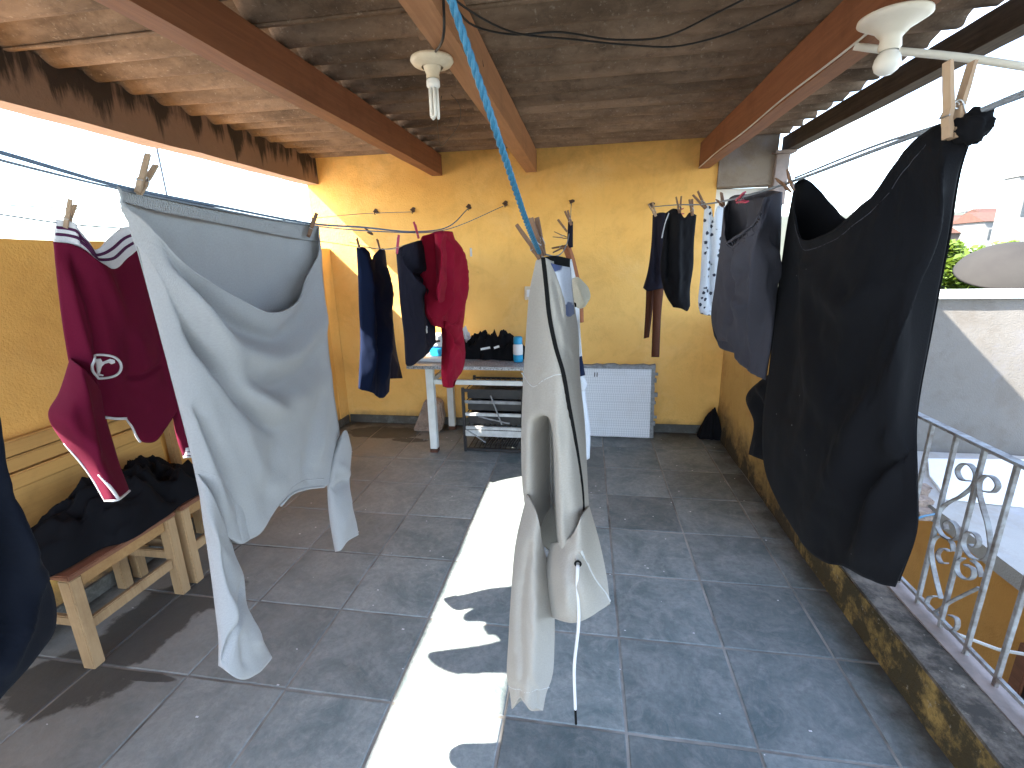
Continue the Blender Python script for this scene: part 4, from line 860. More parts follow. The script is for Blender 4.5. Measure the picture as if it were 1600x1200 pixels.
for p in Pz: vsz += [p+np.array([-.0042, .0, 0]), p+np.array([.0042, .0, 0]), p+np.array([.0042, -.003, 0]), p+np.array([-.0042, -.003, 0])]
MB().add(vsz, [(i*4+k, i*4+(k+1) % 4, i*4+4+(k+1) % 4, i*4+4+k) for i in range(len(Pz)-1) for k in range(4)]).build('zipper', F['zip'], g)
tq = C.surf(911, 828, .006); MB().box(tq[0]-.004, tq[0]+.007, tq[1]-.004, tq[1], tq[2]-.008, tq[2]+.008).build('zip_tab', F['zip'], g, .001)
C.cord([(815, 582), (822, 590), (834, 604), (850, 594), (868, 586), (880, 584)], .0014, 'pocket_seam', F['hoodie_in'], g, .001, 30)
C.patch([[(850, 402, .0), (866, 400, -.01), (890, 404, -.05)], [(853, 412, .01), (868, 416, .0), (890, 418, -.05)]], 'hem_label', F['zip'], g, 24, 8, [], bulge=.012, back=.012, noise_a=.001, seed=19, d0=.015)
C.patch([[(858, 410, .02), (875, 415, .0), (891, 418, -.05)], [(868, 450, .02), (882, 455, .0), (894, 455, -.06)], [(880, 490, .03), (890, 495, .0), (897, 490, -.05)]], 'printed_lining', F['blueprint'], g, 20, 30, [], bulge=.012, back=0, seed=20, d0=.012)
# hood
C.patch([[(862, 848, .0), (890, 840, .05), (915, 795, .02), (920, 790, -.05)], [(852, 890, -.02), (878, 895, .07), (910, 880, .08), (937, 850, -.05)], [(856, 935, -.03), (885, 935, .09), (918, 920, .09), (948, 905, -.05)], [(862, 964, -.03), (885, 972, .05), (915, 966, .06), (953, 944, -.03)]],
        'hood', F['hoodie'], g, 48, 50, [([(905, 870), (925, 905), (950, 940)], 5, -.02), ([(870, 860), (880, 900), (885, 950)], 8, .014), ([(895, 860), (895, 905), (905, 950)], 7, -.01)], bulge=.04, back=.08, noise_a=.004, seed=21, d0=.01)
C.cord([(908, 862), (918, 890), (935, 920), (953, 940)], .003, 'hood_seam', F['hoodie_in'], g, .0, 24)
ey = C.surf(903, 882, .004)
MB().tube([ey+np.array([.006*math.cos(a), 0, .006*math.sin(a)]) for a in np.linspace(0, 6.283, 17)], .0022, 6, False).build('eyelet', F['zip'], g, 0, True)
e1 = on(899, 1108, 1, .9); dr = [ey+[0, -.004, 0], ey+[-.001, -.012, -.02], ey*.66+e1*.34+[.004, -.008, 0], ey*.33+e1*.67+[-.004, -.004, 0], e1]
MB().tube(crom(np.array(dr), 40), .0036, 8).build('drawstring', F['white_trim'], g, 0, True)
MB().tube([e1, on(900, 1131, 1, .9)], .0030, 8).build('drawstring_tip', F['zip'], g, 0, True)
C.patch([[(824, 772, -.02), (838, 800, .02), (850, 862, .0)], [(806, 850, -.03), (832, 855, .03), (857, 880, -.02)], [(799, 930, -.03), (830, 930, .04), (864, 930, -.03)], [(795, 1000, -.03), (828, 1000, .04), (866, 1000, -.03)], [(793, 1060, -.03), (826, 1065, .03), (861, 1062, -.03)], [(797, 1082, -.02), (826, 1082, .02), (854, 1080, -.02)], [(800, 1108, -.02), (815, 1095, .02), (830, 1110, .02), (848, 1110, -.02)]],
        'sleeve', F['hoodie'], g, 40, 70, [([(828, 850), (815, 950), (817, 1060)], 6, -.016), ([(845, 880), (838, 980), (838, 1060)], 8, .012), ([(805, 880), (803, 980), (806, 1060)], 6, .010), ([(812, 1078), (812, 1105)], 4, -.012), ([(838, 1078), (838, 1108)], 4, -.010)], bulge=.03, back=.06, noise_a=.005, noise_s=14, seed=22, d0=.0)
C.cord([(795, 1072), (815, 1080), (835, 1078), (858, 1074)], .0016, 'cuff_seam', F['hoodie_in'], g, .0, 18)
pinpx(845, 404, 824, 362, 1, .975, 'dark wooden clothespin gripping the hoodie hem at the blue rope', 'pin_brown', .5, 0, 1.05)
pinpx(849, 400, 838, 356, 1, .985, 'olive wooden clothespin pressed against the blue rope', 'pin_brown', 1.2, 0)

# ---- things behind the hoodie
g = garment('white_tshirt', on(905, 440, 1, 2.2), 'white t-shirt with navy panel hanging behind the hoodie', 'shirt')
C = Cloth(1, 2.2)
C.patch([[(868, 405), (893, 405)], [(858, 470), (902, 450)], [(860, 560), (908, 540)], [(868, 640), (915, 620)], [(872, 690), (922, 680)], [(880, 722), (900, 724), (921, 716)]], 'body', F['white_tee'], g, 40, 50, [([(905, 480), (900, 600), (906, 700)], 6, -.03)], bulge=.05, back=.12, noise_a=.012, seed=23)
C.patch([[(897, 560, .05), (909, 556, .02)], [(899, 590, .06), (914, 586, .02)]], 'navy_panel', F['navy'], g, 12, 12, [], bulge=.01, back=.01, noise_a=.002, seed=24, d0=.045)
C.patch([[(893, 590), (912, 588)], [(898, 618), (917, 602)], [(902, 622), (904, 618)]], 'sleeve', F['white_tee'], g, 16, 20, [], bulge=.03, back=.04, seed=25, d0=.05)
MB().tube([C.surf(886, 628, .06), C.surf(896, 640, .06), C.surf(906, 656, .05)], .004, 6).build('drawcord', F['white_trim'], g, 0, True)
g = garment('cream_cap', on(905, 455, 1, 1.8), 'cream cotton sun hat hanging behind the hoodie hem', 'hat')
C = Cloth(1, 1.8)
C.patch([[(893, 436), (902, 433), (908, 437)], [(892, 450), (905, 448), (919, 450)], [(893, 466), (907, 465), (922, 464)], [(897, 478), (907, 482), (914, 479)]], 'brim', F['cream_cloth'], g, 28, 28, [([(898, 440), (915, 475)], 5, .02)], bulge=.04, back=.04, noise_a=.006, seed=26)
bq = C.surf(898, 476, .01); MB().lathe(bq, [(0, .004), (.008, .003), (.009, 0), (0, -.002)], 14, (0, -1, 0)).build('button', F['zip'], g)
g = garment('rust_garment', on(888, 400, 1, 2.6), 'narrow rust orange garment bunched under several clothespins', 'garment')
C = Cloth(1, 2.6)
C.patch([[(878, 385), (891, 384)], [(884, 400), (896, 398)], [(890, 430), (903, 425)], [(895, 470), (910, 460)], [(902, 505), (912, 503)]], 'body', F['orange_cloth'], g, 24, 40, [([(890, 390), (905, 480)], 3, .03)], bulge=.03, back=.05, noise_a=.01, noise_s=16, seed=27)
C.patch([[(888, 346), (895, 346)], [(887, 365), (895, 365)], [(887, 388), (895, 386)]], 'dark_strap', F['ink'], g, 14, 24, [], bulge=.02, back=.02, noise_a=.006, seed=28, d0=.01)
MB().tube([C.surf(891, 500, 0), C.surf(903, 511, 0)], .012, 8).build('dark_tip', F['ink'], g, 0, True)
for k, (a, b, c_, d_) in enumerate(((887, 372, 872, 368), (885, 384, 873, 388), (893, 352, 889, 341), (886, 362, 880, 354))):
    pinpx(a, b, c_, d_, 1, 2.55, ['brown clothespin sticking out level from the rust garment', 'lowest brown clothespin on the bunched rust garment', 'dark clothespin topping the strap of the rust garment', 'brown clothespin slanting up from the rust garment strap'][k], 'pin_brown', .5*k, 0, 1.)

# ---- 5 navy trousers, 6 black shorts, 7 burgundy shirt
g = garment('navy_trousers', on(580, 390, 0, BX), 'navy blue trousers pegged by two points near the sunlit wall', 'trousers')
C = Cloth(0, BX)
C.patch([[(557, 387), (568, 386), (575, 392), (583, 407), (590, 396), (598, 388), (601, 390)], [(559, 420), (580, 430), (606, 440)], [(561, 480), (585, 485), (612, 480)], [(563, 530), (590, 535), (610, 510)], [(561, 585), (590, 588), (611, 560)], [(560, 607), (585, 615), (598, 622), (608, 612)]],
        'front_leg', F['navy'], g, 44, 60, [([(580, 410), (590, 480), (600, 600)], 5, -.05), ([(570, 400), (575, 500), (575, 600)], 6, .05), ([(602, 420), (606, 500), (600, 600)], 5, .04)], bulge=.06, back=.06, noise_a=.012, noise_s=8, seed=29)
C.patch([[(588, 400), (602, 392)], [(592, 470), (612, 482)], [(598, 540), (620, 550)], [(602, 592), (629, 591)]], 'rear_leg', F['ink'], g, 24, 40, [], bulge=.05, back=.05, noise_a=.012, seed=30, d0=-.09)
pinpx(563, 392, 558, 374, 0, BX, 'brown clothespin on the left waist of the navy trousers', 'pin_brown', .3, .02); pinpx(594, 392, 590, 376, 0, BX, 'brown clothespin on the right waist of the navy trousers', 'pin_brown', .6, .02)
g = garment('black_shorts', on(640, 385, 0, AX), 'black shorts with small white crescent logo between trousers and burgundy shirt', 'shorts')
C = Cloth(0, AX)
C.patch([[(619, 389), (640, 380), (662, 374)], [(622, 430), (645, 428), (668, 420)], [(626, 480), (648, 480), (674, 470)], [(631, 520), (652, 522), (680, 510)], [(634, 568), (640, 572), (655, 562), (668, 552), (681, 535)]], 'body', F['ink'], g, 44, 54,
        [([(630, 400), (650, 425), (668, 430)], 5, -.03), ([(628, 420), (655, 450), (670, 455)], 5, .02), ([(662, 430), (665, 480), (670, 530)], 5, -.03), ([(650, 440), (655, 500), (655, 550)], 6, .02)], bulge=.04, back=.06, noise_a=.008, seed=31)
MB().tube([C.surf(660+3*math.cos(a), 515+5*math.sin(a), .006) for a in np.linspace(1.7, 4.6, 12)], .0035, 6).build('crescent_logo', F['white_trim'], g, 0, True)
pinpx(620, 396, 622, 375, 0, AX, 'pinkish clothespin on the near corner of the black shorts', 'pin_pink', .5, .02)
g = garment('burgundy_shirt', on(690, 365, 0, AX), 'burgundy long sleeved shirt folded over the line above the granite table', 'shirt')
C = Cloth(0, AX)
C.patch([[(660, 382), (668, 370), (680, 362), (698, 361), (707, 362)], [(660, 400), (680, 405), (700, 402), (718, 400)], [(663, 450), (690, 450), (727, 440)], [(664, 490), (690, 490), (727, 480)], [(672, 507), (690, 512), (722, 520)]], 'body', F['burgundy'], g, 50, 60,
        [([(670, 370), (672, 420), (675, 490)], 4, -.07), ([(697, 365), (700, 430), (705, 510)], 4, -.06), ([(686, 365), (690, 430), (688, 490)], 5, .06), ([(712, 380), (718, 440), (715, 500)], 5, .05)], bulge=.06, back=.07, noise_a=.015, noise_s=9, seed=32)
C.patch([[(679, 366), (690, 364), (698, 364)], [(681, 400), (690, 402), (699, 400)], [(682, 440), (690, 442), (698, 438)], [(682, 468), (690, 473), (694, 470)]], 'sleeve', F['burgundy'], g, 24, 36, [], bulge=.06, back=.04, noise_a=.012, seed=33, d0=.09)
C.patch([[(688, 500), (705, 505), (722, 512)], [(691, 530), (708, 530), (724, 525)], [(690, 560), (710, 560), (727, 552)], [(690, 590), (708, 592), (722, 580)], [(692, 604), (700, 606), (708, 605), (713, 592)]], 'sleeve', F['burgundy'], g, 28, 44, [([(700, 510), (715, 535), (724, 545)], 4, -.04)], bulge=.07, back=.06, noise_a=.015, seed=34, d0=.02)
tg = C.surf(698, 395, .13); MB().box(tg[0], tg[0]+.002, tg[1]-.02, tg[1]+.02, tg[2]-.022, tg[2]+.022).build('care_tag', M['plasticblue'] if 0 else F['white_trim'], g)
pinpx(654, 372, 646, 343, 0, AX, 'bright pink clothespin standing where shorts meet burgundy shirt', 'pin_pink', .5, .02)
pinpx(582, 366, 555, 348, 0, -1.2, 'dark empty clothespin clipped on the line before the sunlit wall', 'pin_brown', .6, 0)

# ---- 8 big black garment
g = garment('black_sweatshirt', on(1380, 250, 0, DX), 'large black velour garment with sagging hem on the right clothesline', 'garment')
C = Cloth(0, DX)
C.patch([[(1242, 286), (1243, 335, .01), (1256, 375, .03), (1293, 363, .05), (1322, 341, .05), (1364, 304, .04), (1397, 256, .02), (1438, 211, .01), (1494, 190), (1520, 207)],
         [(1229, 360), (1250, 400, .02), (1300, 410, .05), (1360, 385, .05), (1420, 330, .03), (1470, 275, .02), (1502, 262)], [(1215, 460), (1260, 480, .03), (1330, 480, .05), (1400, 450, .04), (1484, 370)], [(1203, 570), (1260, 590, .03), (1330, 590, .04), (1400, 570, .03), (1457, 510)],
         [(1192, 660), (1250, 690, .03), (1330, 700, .03), (1390, 690, .02), (1432, 660)], [(1196, 735), (1250, 765, .02), (1320, 785, .02), (1380, 785, .01), (1433, 750)], [(1216, 785), (1258, 825, .01), (1320, 850, .01), (1380, 862, .01), (1432, 828)], [(1240, 826), (1262, 858), (1290, 880), (1315, 884), (1335, 893), (1375, 912), (1399, 917)]],
        'front_panel', F['black'], g, 90, 100, [([(1500, 230), (1460, 400), (1400, 560), (1330, 700), (1290, 800)], 10, .018), ([(1480, 300), (1420, 480), (1370, 620), (1340, 760)], 9, -.016), ([(1510, 250), (1470, 430), (1445, 560), (1432, 690)], 7, .012), ([(1460, 260), (1420, 380), (1370, 500), (1310, 640)], 12, -.012),
         ([(1262, 400), (1290, 450), (1330, 480), (1380, 440)], 9, .014), ([(1265, 420), (1268, 520), (1290, 640)], 9, .013), ([(1240, 400), (1235, 520), (1225, 640)], 8, -.010), ([(1400, 702), (1360, 740), (1330, 800), (1310, 870)], 7, -.013), ([(1428, 700), (1380, 722), (1350, 750)], 3, -.006), ([(1380, 750), (1355, 820), (1345, 885)], 8, .012), ([(1300, 780), (1285, 830), (1280, 870)], 7, -.010)], bulge=.02, back=0, noise_a=.004, noise_s=12, seed=40, pexp=1., sk=(2.1, .95))
C.cord([(1430, 702), (1400, 712), (1372, 732), (1345, 762)], .0010, 'armhole_seam', F['black'], g, .001, 30)
C.cord([(1243, 335), (1257, 377), (1294, 366), (1324, 344), (1366, 307), (1399, 259), (1440, 214)], .0016, 'hem_edge', F['black'], g, 0, 50)
C.cord([(1244, 350), (1259, 390), (1297, 378), (1330, 355), (1373, 318), (1406, 270), (1446, 226)], .0008, 'hem_stitching', F['charcoal'], g, .0006, 60)
C.patch([[(1242, 286), (1256, 279), (1270, 286, -.01), (1296, 318, -.02), (1325, 343, -.03), (1364, 306, -.02), (1400, 254, -.02), (1445, 208, -.01), (1494, 190), (1520, 207)], [(1229, 360), (1260, 370), (1330, 400), (1400, 340), (1502, 262)], [(1215, 460), (1330, 460), (1484, 370)], [(1203, 570), (1330, 590), (1457, 510)], [(1192, 660), (1310, 690), (1432, 660)], [(1196, 735), (1320, 780), (1433, 750)], [(1216, 785), (1320, 840), (1432, 828)], [(1242, 822), (1290, 868), (1375, 904), (1405, 908)]],
        'back_panel', F['black'], g, 70, 60, [], bulge=-.06, back=0, noise_a=.003, seed=41, pexp=1., d0=-.016)
C.patch([[(1207, 580), (1225, 590)], [(1166, 621), (1215, 640)], [(1178, 660), (1212, 670)], [(1170, 710), (1200, 722)]], 'sleeve', F['black2'], g, 24, 36, [([(1185, 620), (1190, 700)], 6, -.02)], bulge=.02, back=.04, noise_a=.008, noise_s=16, seed=42, d0=-.05)
bc = on(1519, 199, 0, DX); bvs = []; bfs = []
for j in range(17):
    for i in range(24):
        th, ph = math.pi*j/16, 2*math.pi*i/24; d_ = Vector((math.sin(th)*math.cos(ph), math.sin(th)*math.sin(ph), math.cos(th))); k_ = 1+.35*mnoise.noise(d_*2.2)+.15*mnoise.noise(d_*5)
        bvs.append((bc[0]+d_.x*.018*k_, bc[1]+d_.y*.020*k_, bc[2]+d_.z*.019*k_))
for j in range(16):
    for i in range(24): bfs.append((j*24+i, j*24+(i+1) % 24, j*24+24+(i+1) % 24, j*24+24+i))
MB().add(bvs, bfs).build('bunched_corner', F['black'], g, 0, True)
tgp = C.surf(1218, 405, .02); MB().box(tgp[0]-.003, tgp[0]-.001, tgp[1]-.006, tgp[1]+.006, tgp[2]-.008, tgp[2]+.008).build('care_tag', F['white_trim'], g)
pinpx(1484, 217, 1499, 106, 0, DX, 'large wooden clothespin upright on the corner of the black garment', 'pin_wood', 1.75, -.02, 1.12)
pinpx(1237, 297, 1212, 258, 0, DX, 'brown clothespin on the far end of the black garment', 'pin_brown', .8, -.02)

# ---- 9 charcoal shorts
g = garment('charcoal_shorts', on(1170, 310, 0, DX), 'charcoal brushed cotton shorts with elastic waist under a pink clothespin', 'shorts')
C = Cloth(0, DX)
C.patch([[(1131, 325), (1134, 368, .01), (1141, 385, .02), (1165, 368, .05), (1190, 338, .05), (1200, 308, .02), (1222, 300)], [(1124, 400), (1138, 420, .02), (1165, 420, .045), (1190, 400, .04), (1219, 380)], [(1117, 450), (1135, 470, .02), (1160, 480, .03), (1190, 470, .02), (1214, 460)], [(1112, 500), (1132, 520), (1160, 530), (1185, 525), (1208, 520)],
         [(1122, 532), (1142, 536), (1149, 562), (1170, 580), (1196, 594)]], 'body', F['charcoal'], g, 60, 64, [([(1140, 390), (1142, 440), (1138, 500)], 6, -.025), ([(1160, 385), (1152, 430), (1150, 490)], 6, .018), ([(1185, 370), (1180, 450), (1175, 540)], 8, .012), ([(1200, 380), (1212, 420), (1212, 440)], 4, -.014), ([(1165, 420), (1150, 450), (1155, 470)], 5, -.014), ([(1168, 470), (1162, 520), (1165, 570)], 8, -.010)], bulge=.03, back=.0, noise_a=.004, noise_s=14, seed=44, sk=(1.15, 1.0))
C.cord([(1138, 388), (1165, 376), (1190, 346), (1203, 312)], .005, 'waistband_edge', F['charcoal'], g, -.002, 30)
C.cord([(1136, 380), (1162, 364), (1187, 336), (1198, 310)], .004, 'waistband_edge', F['charcoal'], g, .0, 30)
for k in range(13):
    t = (k+.5)/13; q = crom([(1136, 384), (1163, 370), (1188, 341), (1200, 311)], 14)[k]; C.cord([(q[0]-1, q[1]-4), (q[0]+4, q[1]+8)], .0018, 'elastic_pleat', F['charcoal'], g, .001, 5)
C.cord([(1201, 382), (1206, 408), (1212, 432)], .0018, 'pocket_edge', F['charcoal'], g, .002, 14)
C.patch([[(1131, 325), (1142, 308, -.01), (1175, 303), (1200, 298), (1222, 300)], [(1126, 380), (1165, 375), (1219, 380)], [(1117, 450), (1165, 450), (1214, 460)], [(1112, 500), (1160, 530), (1208, 520)], [(1116, 524), (1128, 545), (1150, 553), (1185, 580), (1196, 594)]], 'back_panel', F['charcoal'], g, 50, 50, [([(1160, 305), (1163, 350)], 4, -.01), ([(1175, 305), (1178, 350)], 4, -.01), ([(1190, 302), (1192, 345)], 4, -.01)], bulge=-.04, back=0, noise_a=.004, seed=45)
pinpx(1152, 314, 1192, 296, 0, DX, 'dark pink clothespin lying along the waist of the charcoal shorts', 'pin_pink', .4, -.03)
pinpx(1130, 322, 1119, 296, 0, DX, 'brown clothespin between the printed cloth and charcoal shorts', 'pin_brown', .4, 0)
# ---- 10 printed cloth
g = garment('printed_cloth', on(1110, 320, 1, 2.15), 'white cloth with small dark print beside the charcoal shorts', 'cloth')
C = Cloth(1, 2.15)
C.patch([[(1101, 320), (1109, 322), (1115, 340, .0), (1122, 322), (1132, 322)], [(1098, 370), (1115, 375), (1132, 372)], [(1095, 430), (1115, 435), (1128, 430)], [(1092, 480), (1110, 486), (1124, 484)], [(1095, 490), (1108, 493), (1122, 490)]], 'body', F['print'], g, 34, 50, [([(1113, 330), (1110, 480)], 4, -.02)], bulge=.03, back=.04, noise_a=.006, seed=46)
pinpx(1103, 326, 1088, 304, 1, 2.15, 'brown clothespin on the free corner of the printed cloth', 'pin_brown', .4, -.03)
# ---- 11 black tops and brown leggings
g = garment('cropped_shirt', on(1065, 330, 1, 2.55), 'small black top with crossed straps pegged before the ochre wall', 'top')
C = Cloth(1, 2.55)
C.patch([[(1040, 333), (1052, 326), (1060, 328), (1070, 340), (1078, 332), (1088, 336)], [(1036, 380), (1060, 385), (1084, 380)], [(1032, 420), (1056, 425), (1083, 416)], [(1040, 460), (1060, 462), (1078, 452)], [(1052, 480), (1064, 482), (1074, 486), (1078, 478)]], 'body', F['black2'], g, 40, 50, [([(1048, 340), (1045, 440)], 4, -.03), ([(1060, 350), (1058, 470)], 5, .03)], bulge=.04, back=.07, noise_a=.008, noise_s=12, seed=47)
C.cord([(1045, 333), (1039, 350), (1034, 372)], .0028, 'edge_binding', F['blueprint'], g, .002, 16)
g = garment('brown_leggings', on(1030, 335, 1, 3.1), 'brown leggings hanging under a dark top near the wall hook', 'leggings')
C = Cloth(1, 3.1)
C.patch([[(1020, 336), (1032, 332), (1046, 334)], [(1018, 380), (1032, 382), (1045, 380)], [(1012, 425), (1028, 430), (1042, 425)], [(1005, 450), (1012, 455), (1025, 452), (1040, 450)]], 'dark_top', F['ink'], g, 30, 40, [([(1028, 340), (1024, 440)], 4, -.03)], bulge=.04, back=.06, noise_a=.01, seed=48)
C.patch([[(1022, 440), (1038, 440)], [(1020, 490), (1033, 490)], [(1019, 530), (1031, 530)], [(1018, 558), (1030, 558)]], 'leg', F['brown'], g, 20, 40, [], bulge=.03, back=.03, noise_a=.005, seed=49)
C.patch([[(1010, 444), (1024, 444)], [(1009, 480), (1020, 480)], [(1007, 515), (1017, 505)], [(1006, 529), (1014, 527)]], 'leg', F['brown'], g, 20, 36, [], bulge=.03, back=.03, noise_a=.006, seed=50, d0=-.06)
pinpx(1025, 338, 1014, 312, 1, 3.05, 'weathered clothespin at the end of the line by the hook', 'pin_wood', .4, 0, 1.1)
pinpx(1062, 333, 1061, 316, 1, 2.5, 'dark clothespin on the middle of the black top', 'pin_brown', .3, 0); pinpx(1082, 337, 1080, 318, 1, 2.5, 'dark clothespin on the outer strap of the black top', 'pin_brown', .9, 0)
pinpx(1045, 336, 1056, 333, 1, 2.7, 'pink clothespin lying between black top and brown leggings', 'pin_pink', .3, 0)

# ================================================================== surroundings
gd = MB().add([(-900, -900, -4.02), (900, -900, -4.02), (900, 40, -4.02), (-900, 40, -4.02)], [(0, 1, 2, 3)]).build('ground', M['soil']); tag(gd, 'flat ground around the houses', 'ground', kind='structure')
def hz_(x, y):
    t = min(max((y-40)/150, 0), 1); t = t*t*(3-2*t)
    return -4+17.5*t*(.85+.15*math.sin(x*.012+1))+(0 if y < 190 else -.0)
vs = []; fs = []; nx, ny = 60, 40
for j in range(ny+1):
    for i in range(nx+1):
        y = 40+j*(860/ny)*(j/ny)**.6 if j else 40; x = -900+1800*i/nx; vs.append((x, y, hz_(x, y) if j else -4.02))
for j in range(ny):
    for i in range(nx): fs.append((j*(nx+1)+i, j*(nx+1)+i+1, (j+1)*(nx+1)+i+1, (j+1)*(nx+1)+i))
tag(MB().add(vs, fs).build('hill', M['soil'], None, 0, True), 'far hillside covered with houses', 'hill', kind='structure')
al = MB().box(RX+.155, 2.75, -6, 5.2, -4.0, -3.9).build('alley', M['alley']); tag(al, 'dark alley floor between the houses', 'alley', kind='structure')
tag(MB().box(-12, RX+.15, -6, 7.1, -4, -.21).build('lower_storey', M['alley']), 'lower storey of the house under the terrace', 'building')
lb = empty('bounce_block', (-6, 1, -4), 'unseen house added beyond the orange wall, its pale roof bouncing sunlight inside', 'building')  # out of view, added so its sunlit pale roof brightens the roof underside
MB().box(-11, -2.62, -7, 9, -4, .98).build('wall', M['white_house'], lb); MB().box(-11.1, -2.56, -7.1, 9.1, .985, 1.1).build('roof_slab', M['slab_pale'], lb)
# neighbour with slab roof
NY = 4.12; SZ = 1.469-(1.469+.5)*NY/5; kx = NY/5; EX = 2.72*kx
nb = empty('neighbour_house', (3.2, 3.0, -4), 'low neighbouring house with orange walls and sandy slab roof', 'building')
link('side_wall', rough_box(EX+.07, EX+.22, .2, NY, -3.9, SZ-.105, .006, .25, 31), M['orange_side'], nb)
link('roof_slab', rough_box(EX, 9, .9, NY, SZ-.1, SZ, .012, .15, 32), M['slab'], nb)
dn = MB().box(EX+.055, EX+.067, 1.5, 2.35, -3.5, -.62).build('door', M['darkdoor'], nb); MB().box(EX+.04, EX+.066, 2.353, 2.42, -3.5, -.53).build('door_post', M['beam'], dn, .004)
MB().box(EX+.04, EX+.066, 1.45, 2.35, -.618, -.53).build('door_lintel', M['beam'], dn, .004)
MB().box(EX+.055, EX+.067, .5, 1.0, -1.6, -.8).build('window', M['house_glass'], nb)
nw = empty('neighbour_wall', (4, NY, SZ), 'tall gray rendered wall with white coping, half in sun', 'wall')
ZT = float(on(1530, 455, 1, NY)[2])
link('render', rough_box(EX+.02, 9, NY, NY+.16, SZ-.05, ZT-.055, .004, .25, 33), M['grey_render'], nw)
MB().box(EX, 9.02, NY-.04, NY+.20, ZT-.053, ZT+.002).build('coping', M['white_sheet'], nw, .006)
wsq = [on(x, y, 2, SZ+.03) for x, y in ((1450, 716), (1640, 718), (1640, 792), (1478, 775), (1452, 742))]
tag(MB().prism(wsq, (0, 0, -.026)).build('white_sheet', M['white_sheet'], None, .003), 'bright white sheet lying on the neighbouring slab roof', 'sheet')
fp = MB()
for i in range(9):
    a = on(1436+random.uniform(-6, 14), 762+i*6, 2, SZ); fp.box(a[0]-.05, a[0]+.04, a[1]-.04, a[1]+.04, SZ+.001, SZ+.02+.02*(i % 3))
tag(fp.build('rubble_pile', M['stone'], None, .012), 'broken brick rubble on the corner of the neighbouring slab', 'rubble')
# satellite dish
dc = on(1585, 402, 1, 6.2); dd = empty('satellite_dish', dc, 'gray satellite dish above the white coping', 'dish')
ax = Vector((-.25, -.35, .9)).normalized()
MB().lathe(dc-np.array(ax)*.12, [(0, .24), (.10, .235), (.22, .20), (.34, .14), (.44, .06), (.48, .0), (.49, -.02), (.475, -.02), (.43, .045), (.33, .12), (.2, .185), (0, .22)], 40, ax).build('reflector', M['dishgrey'], dd, 0, True)
MB().tube([dc+[.05, 0, .0], dc+[.3, .05, -.25], dc+[.32, .05, -1.2], dc+[.32, .05, -10]], .02, 8).build('mast', M['dishgrey'], dd, 0, True)
# trees behind the wall
def tree(px, py, Y, rx, rz, label, seed):
    c = on(px, py, 1, Y); rr = random.Random(seed); r = empty('leafy_tree', (c[0], c[1], -4), label, 'tree', 'trees behind the gray wall')
    t = MB(); pts = [(c[0], c[1], -4), (c[0]+.1, c[1], -2.4), (c[0]-.05, c[1]+.1, c[2]-.3*rz)]; t.tube(crom(np.array(pts), 10), [.16-.01*i for i in range(10)], 8)
    for k in range(7):
        a = k*.9+rr.random(); e = (c[0]+rx*.6*math.cos(a), c[1]+rx*.6*math.sin(a), c[2]+rz*rr.uniform(-.1, .6)); t.tube([(c[0], c[1], c[2]-rz*.8), ((c[0]+e[0])/2, (c[1]+e[1])/2, c[2]-.1*rz), e], [.06, .04, .015], 6)
    t.build('trunk', M['bark'], r, 0, True)
    cl = [(rr.gauss(0, .45)*rx, rr.gauss(0, .45)*rx, rr.gauss(0, .42)*rz, rr.uniform(.12, .34)*rx) for _ in range(46)]; n = 9000
    vs = []; fs = []
    for i in range(n):
        q = cl[rr.randrange(len(cl))]; d = Vector((rr.gauss(0, 1), rr.gauss(0, 1), rr.gauss(0, 1))).normalized()*q[3]*rr.random()**.4
        p = Vector((c[0]+q[0], c[1]+q[1], c[2]+q[2]))+Vector((d.x, d.y, d.z*.75)); u = Vector((rr.gauss(0, 1), rr.gauss(0, 1), rr.gauss(0, .5))).normalized(); w = u.cross(Vector((rr.gauss(0, .5), rr.gauss(0, .5), 1))).normalized(); s = rr.uniform(.045, .085)
        b = len(vs); vs += [p-u*s, p+w*s*.45+u*s*.1, p+u*s*1.1, p-w*s*.45+u*s*.1]; fs.append((b, b+1, b+2, b+3))
    MB().add(vs, fs).build('crown', M['leaf'], r)
tree(1475, 452, 8.0, 1.0, .7, 'bright green tree just beyond the black garment edge', 1)
tree(1580, 458, 8.4, 1.0, .68, 'bright green tree under the satellite dish', 2)
tree(1680, 455, 8.8, 1.1, .7, 'bright green tree past the satellite dish', 3)
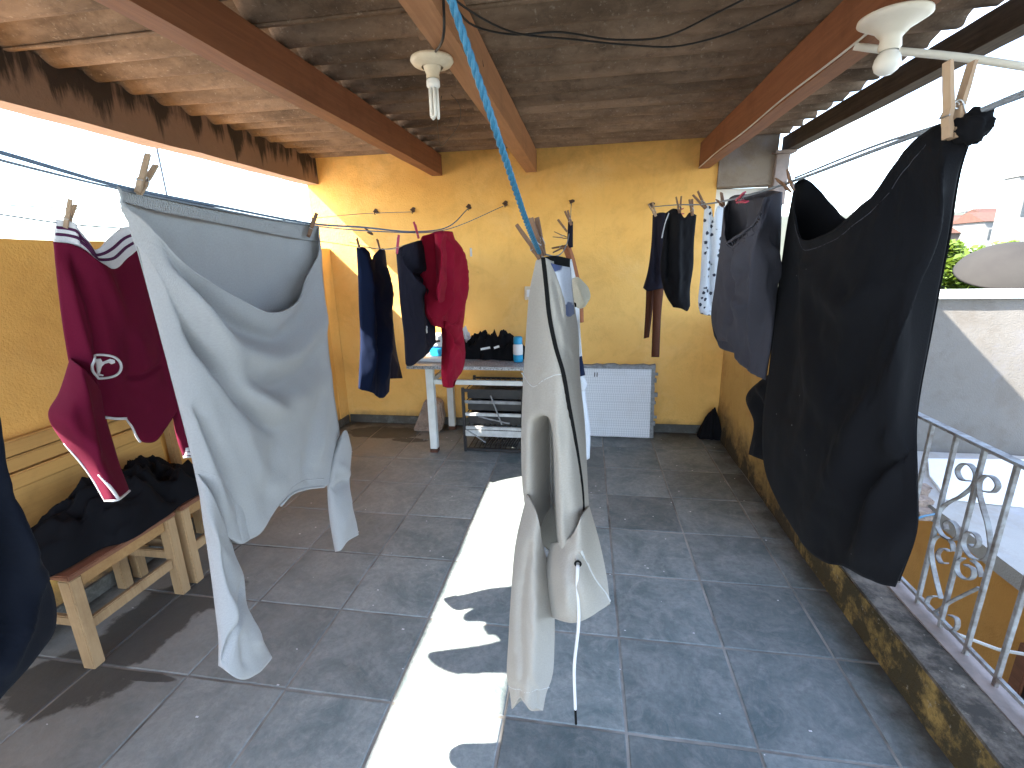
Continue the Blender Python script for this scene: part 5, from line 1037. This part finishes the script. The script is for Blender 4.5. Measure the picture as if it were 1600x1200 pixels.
# houses on the hill
def house(px, py, Y, w, h, dpt, m, label, gable=True, nw_=3):
    c = on(px, py, 1, Y); r = empty('hill_house', (c[0], c[1], c[2]-h), label, 'house', 'houses on the far hill'); x0, x1, z0, z1 = c[0]-w/2, c[0]+w/2, c[2]-h-6, c[2]
    MB().box(x0, x1, Y, Y+dpt, z0, z1).build('wall', M[m], r)
    if gable:
        b = MB(); ov = .4; b.prism([(x0-ov, Y-ov, z1+.02), (x0-ov, Y+dpt+ov, z1+.02), (x0-ov, Y+dpt/2, z1+dpt*.24)], (w+2*ov, 0, 0)); b.build('roof', M['red_roof'], r)
    else: MB().box(x0-.2, x1+.2, Y-.2, Y+dpt, z1+.02, z1+.5).build('roof', M[m], r)
    for i in range(nw_):
        xx = x0+w*(i+.5)/nw_; MB().box(xx-w*.07, xx+w*.07, Y-.06, Y-.01, z1-h*.7, z1-h*.3).build('window', M['house_glass'], r)
rr = random.Random(4)
specs = [(1468, 352, 150, 9, 4, 'cream_house', 'pale house with red roof beside the black garment edge', True), (1500, 346, 140, 12, 5, 'cream_house', 'wide pale house with red roof in the middle of the hill', True), (1535, 330, 170, 9, 4, 'white_house', 'white flat roofed house on the hill crest', False), (1548, 350, 110, 11, 5, 'cream_house', 'pale gabled house below the white hill crest house', True),
         (1585, 345, 90, 8, 4, 'white_house', 'white gabled house below the tall white block', True), (1510, 364, 95, 9, 3, 'cream_house', 'low pale house just above the green trees', True), (1478, 366, 100, 7, 3, 'cream_house', 'small pale house just above the green trees', True), (1600, 335, 120, 14, 5, 'cream_house', 'long red roofed house under the tall white block', True),
         (1650, 345, 110, 14, 6, 'cream_house', 'pale house beyond the tall white block', True), (1440, 350, 160, 14, 5, 'cream_house', 'pale house hidden partly by the black garment', True), (1395, 352, 150, 14, 5, 'white_house', 'white house behind the black garment', True)]
for px, py, Y, w, h, m, lb, gb in specs: house(px, py, Y, w, h, 7, m, lb, gb)
house(1636, 274, 75, 6, 7, 2.5, 'white_house', 'tall plain white block standing on the hill', False, 2)
# television antenna on the left
a0 = on(243, 222, 1, 14.); an = empty('tv_antenna', (a0[0], a0[1], -4), 'thin television antenna on a mast beyond the orange wall', 'antenna')
MB().tube([(a0[0], a0[1], -4), (a0[0]+.1, a0[1], 0), tuple(a0)], .03, 6).build('mast', M['antenna'], an)
MB().tube([a0+[-.85, 0, .12], a0+[.85, .2, -.12]], .018, 6).build('boom', M['antenna'], an)
for k in range(8):
    q = a0+np.array([-.8+k*.22, .05*k-.2, .11-.03*k]); MB().tube([q+[-.06, -.45, 0], q+[.06, .45, .0]], .012, 5).build('element', M['antenna'], an)
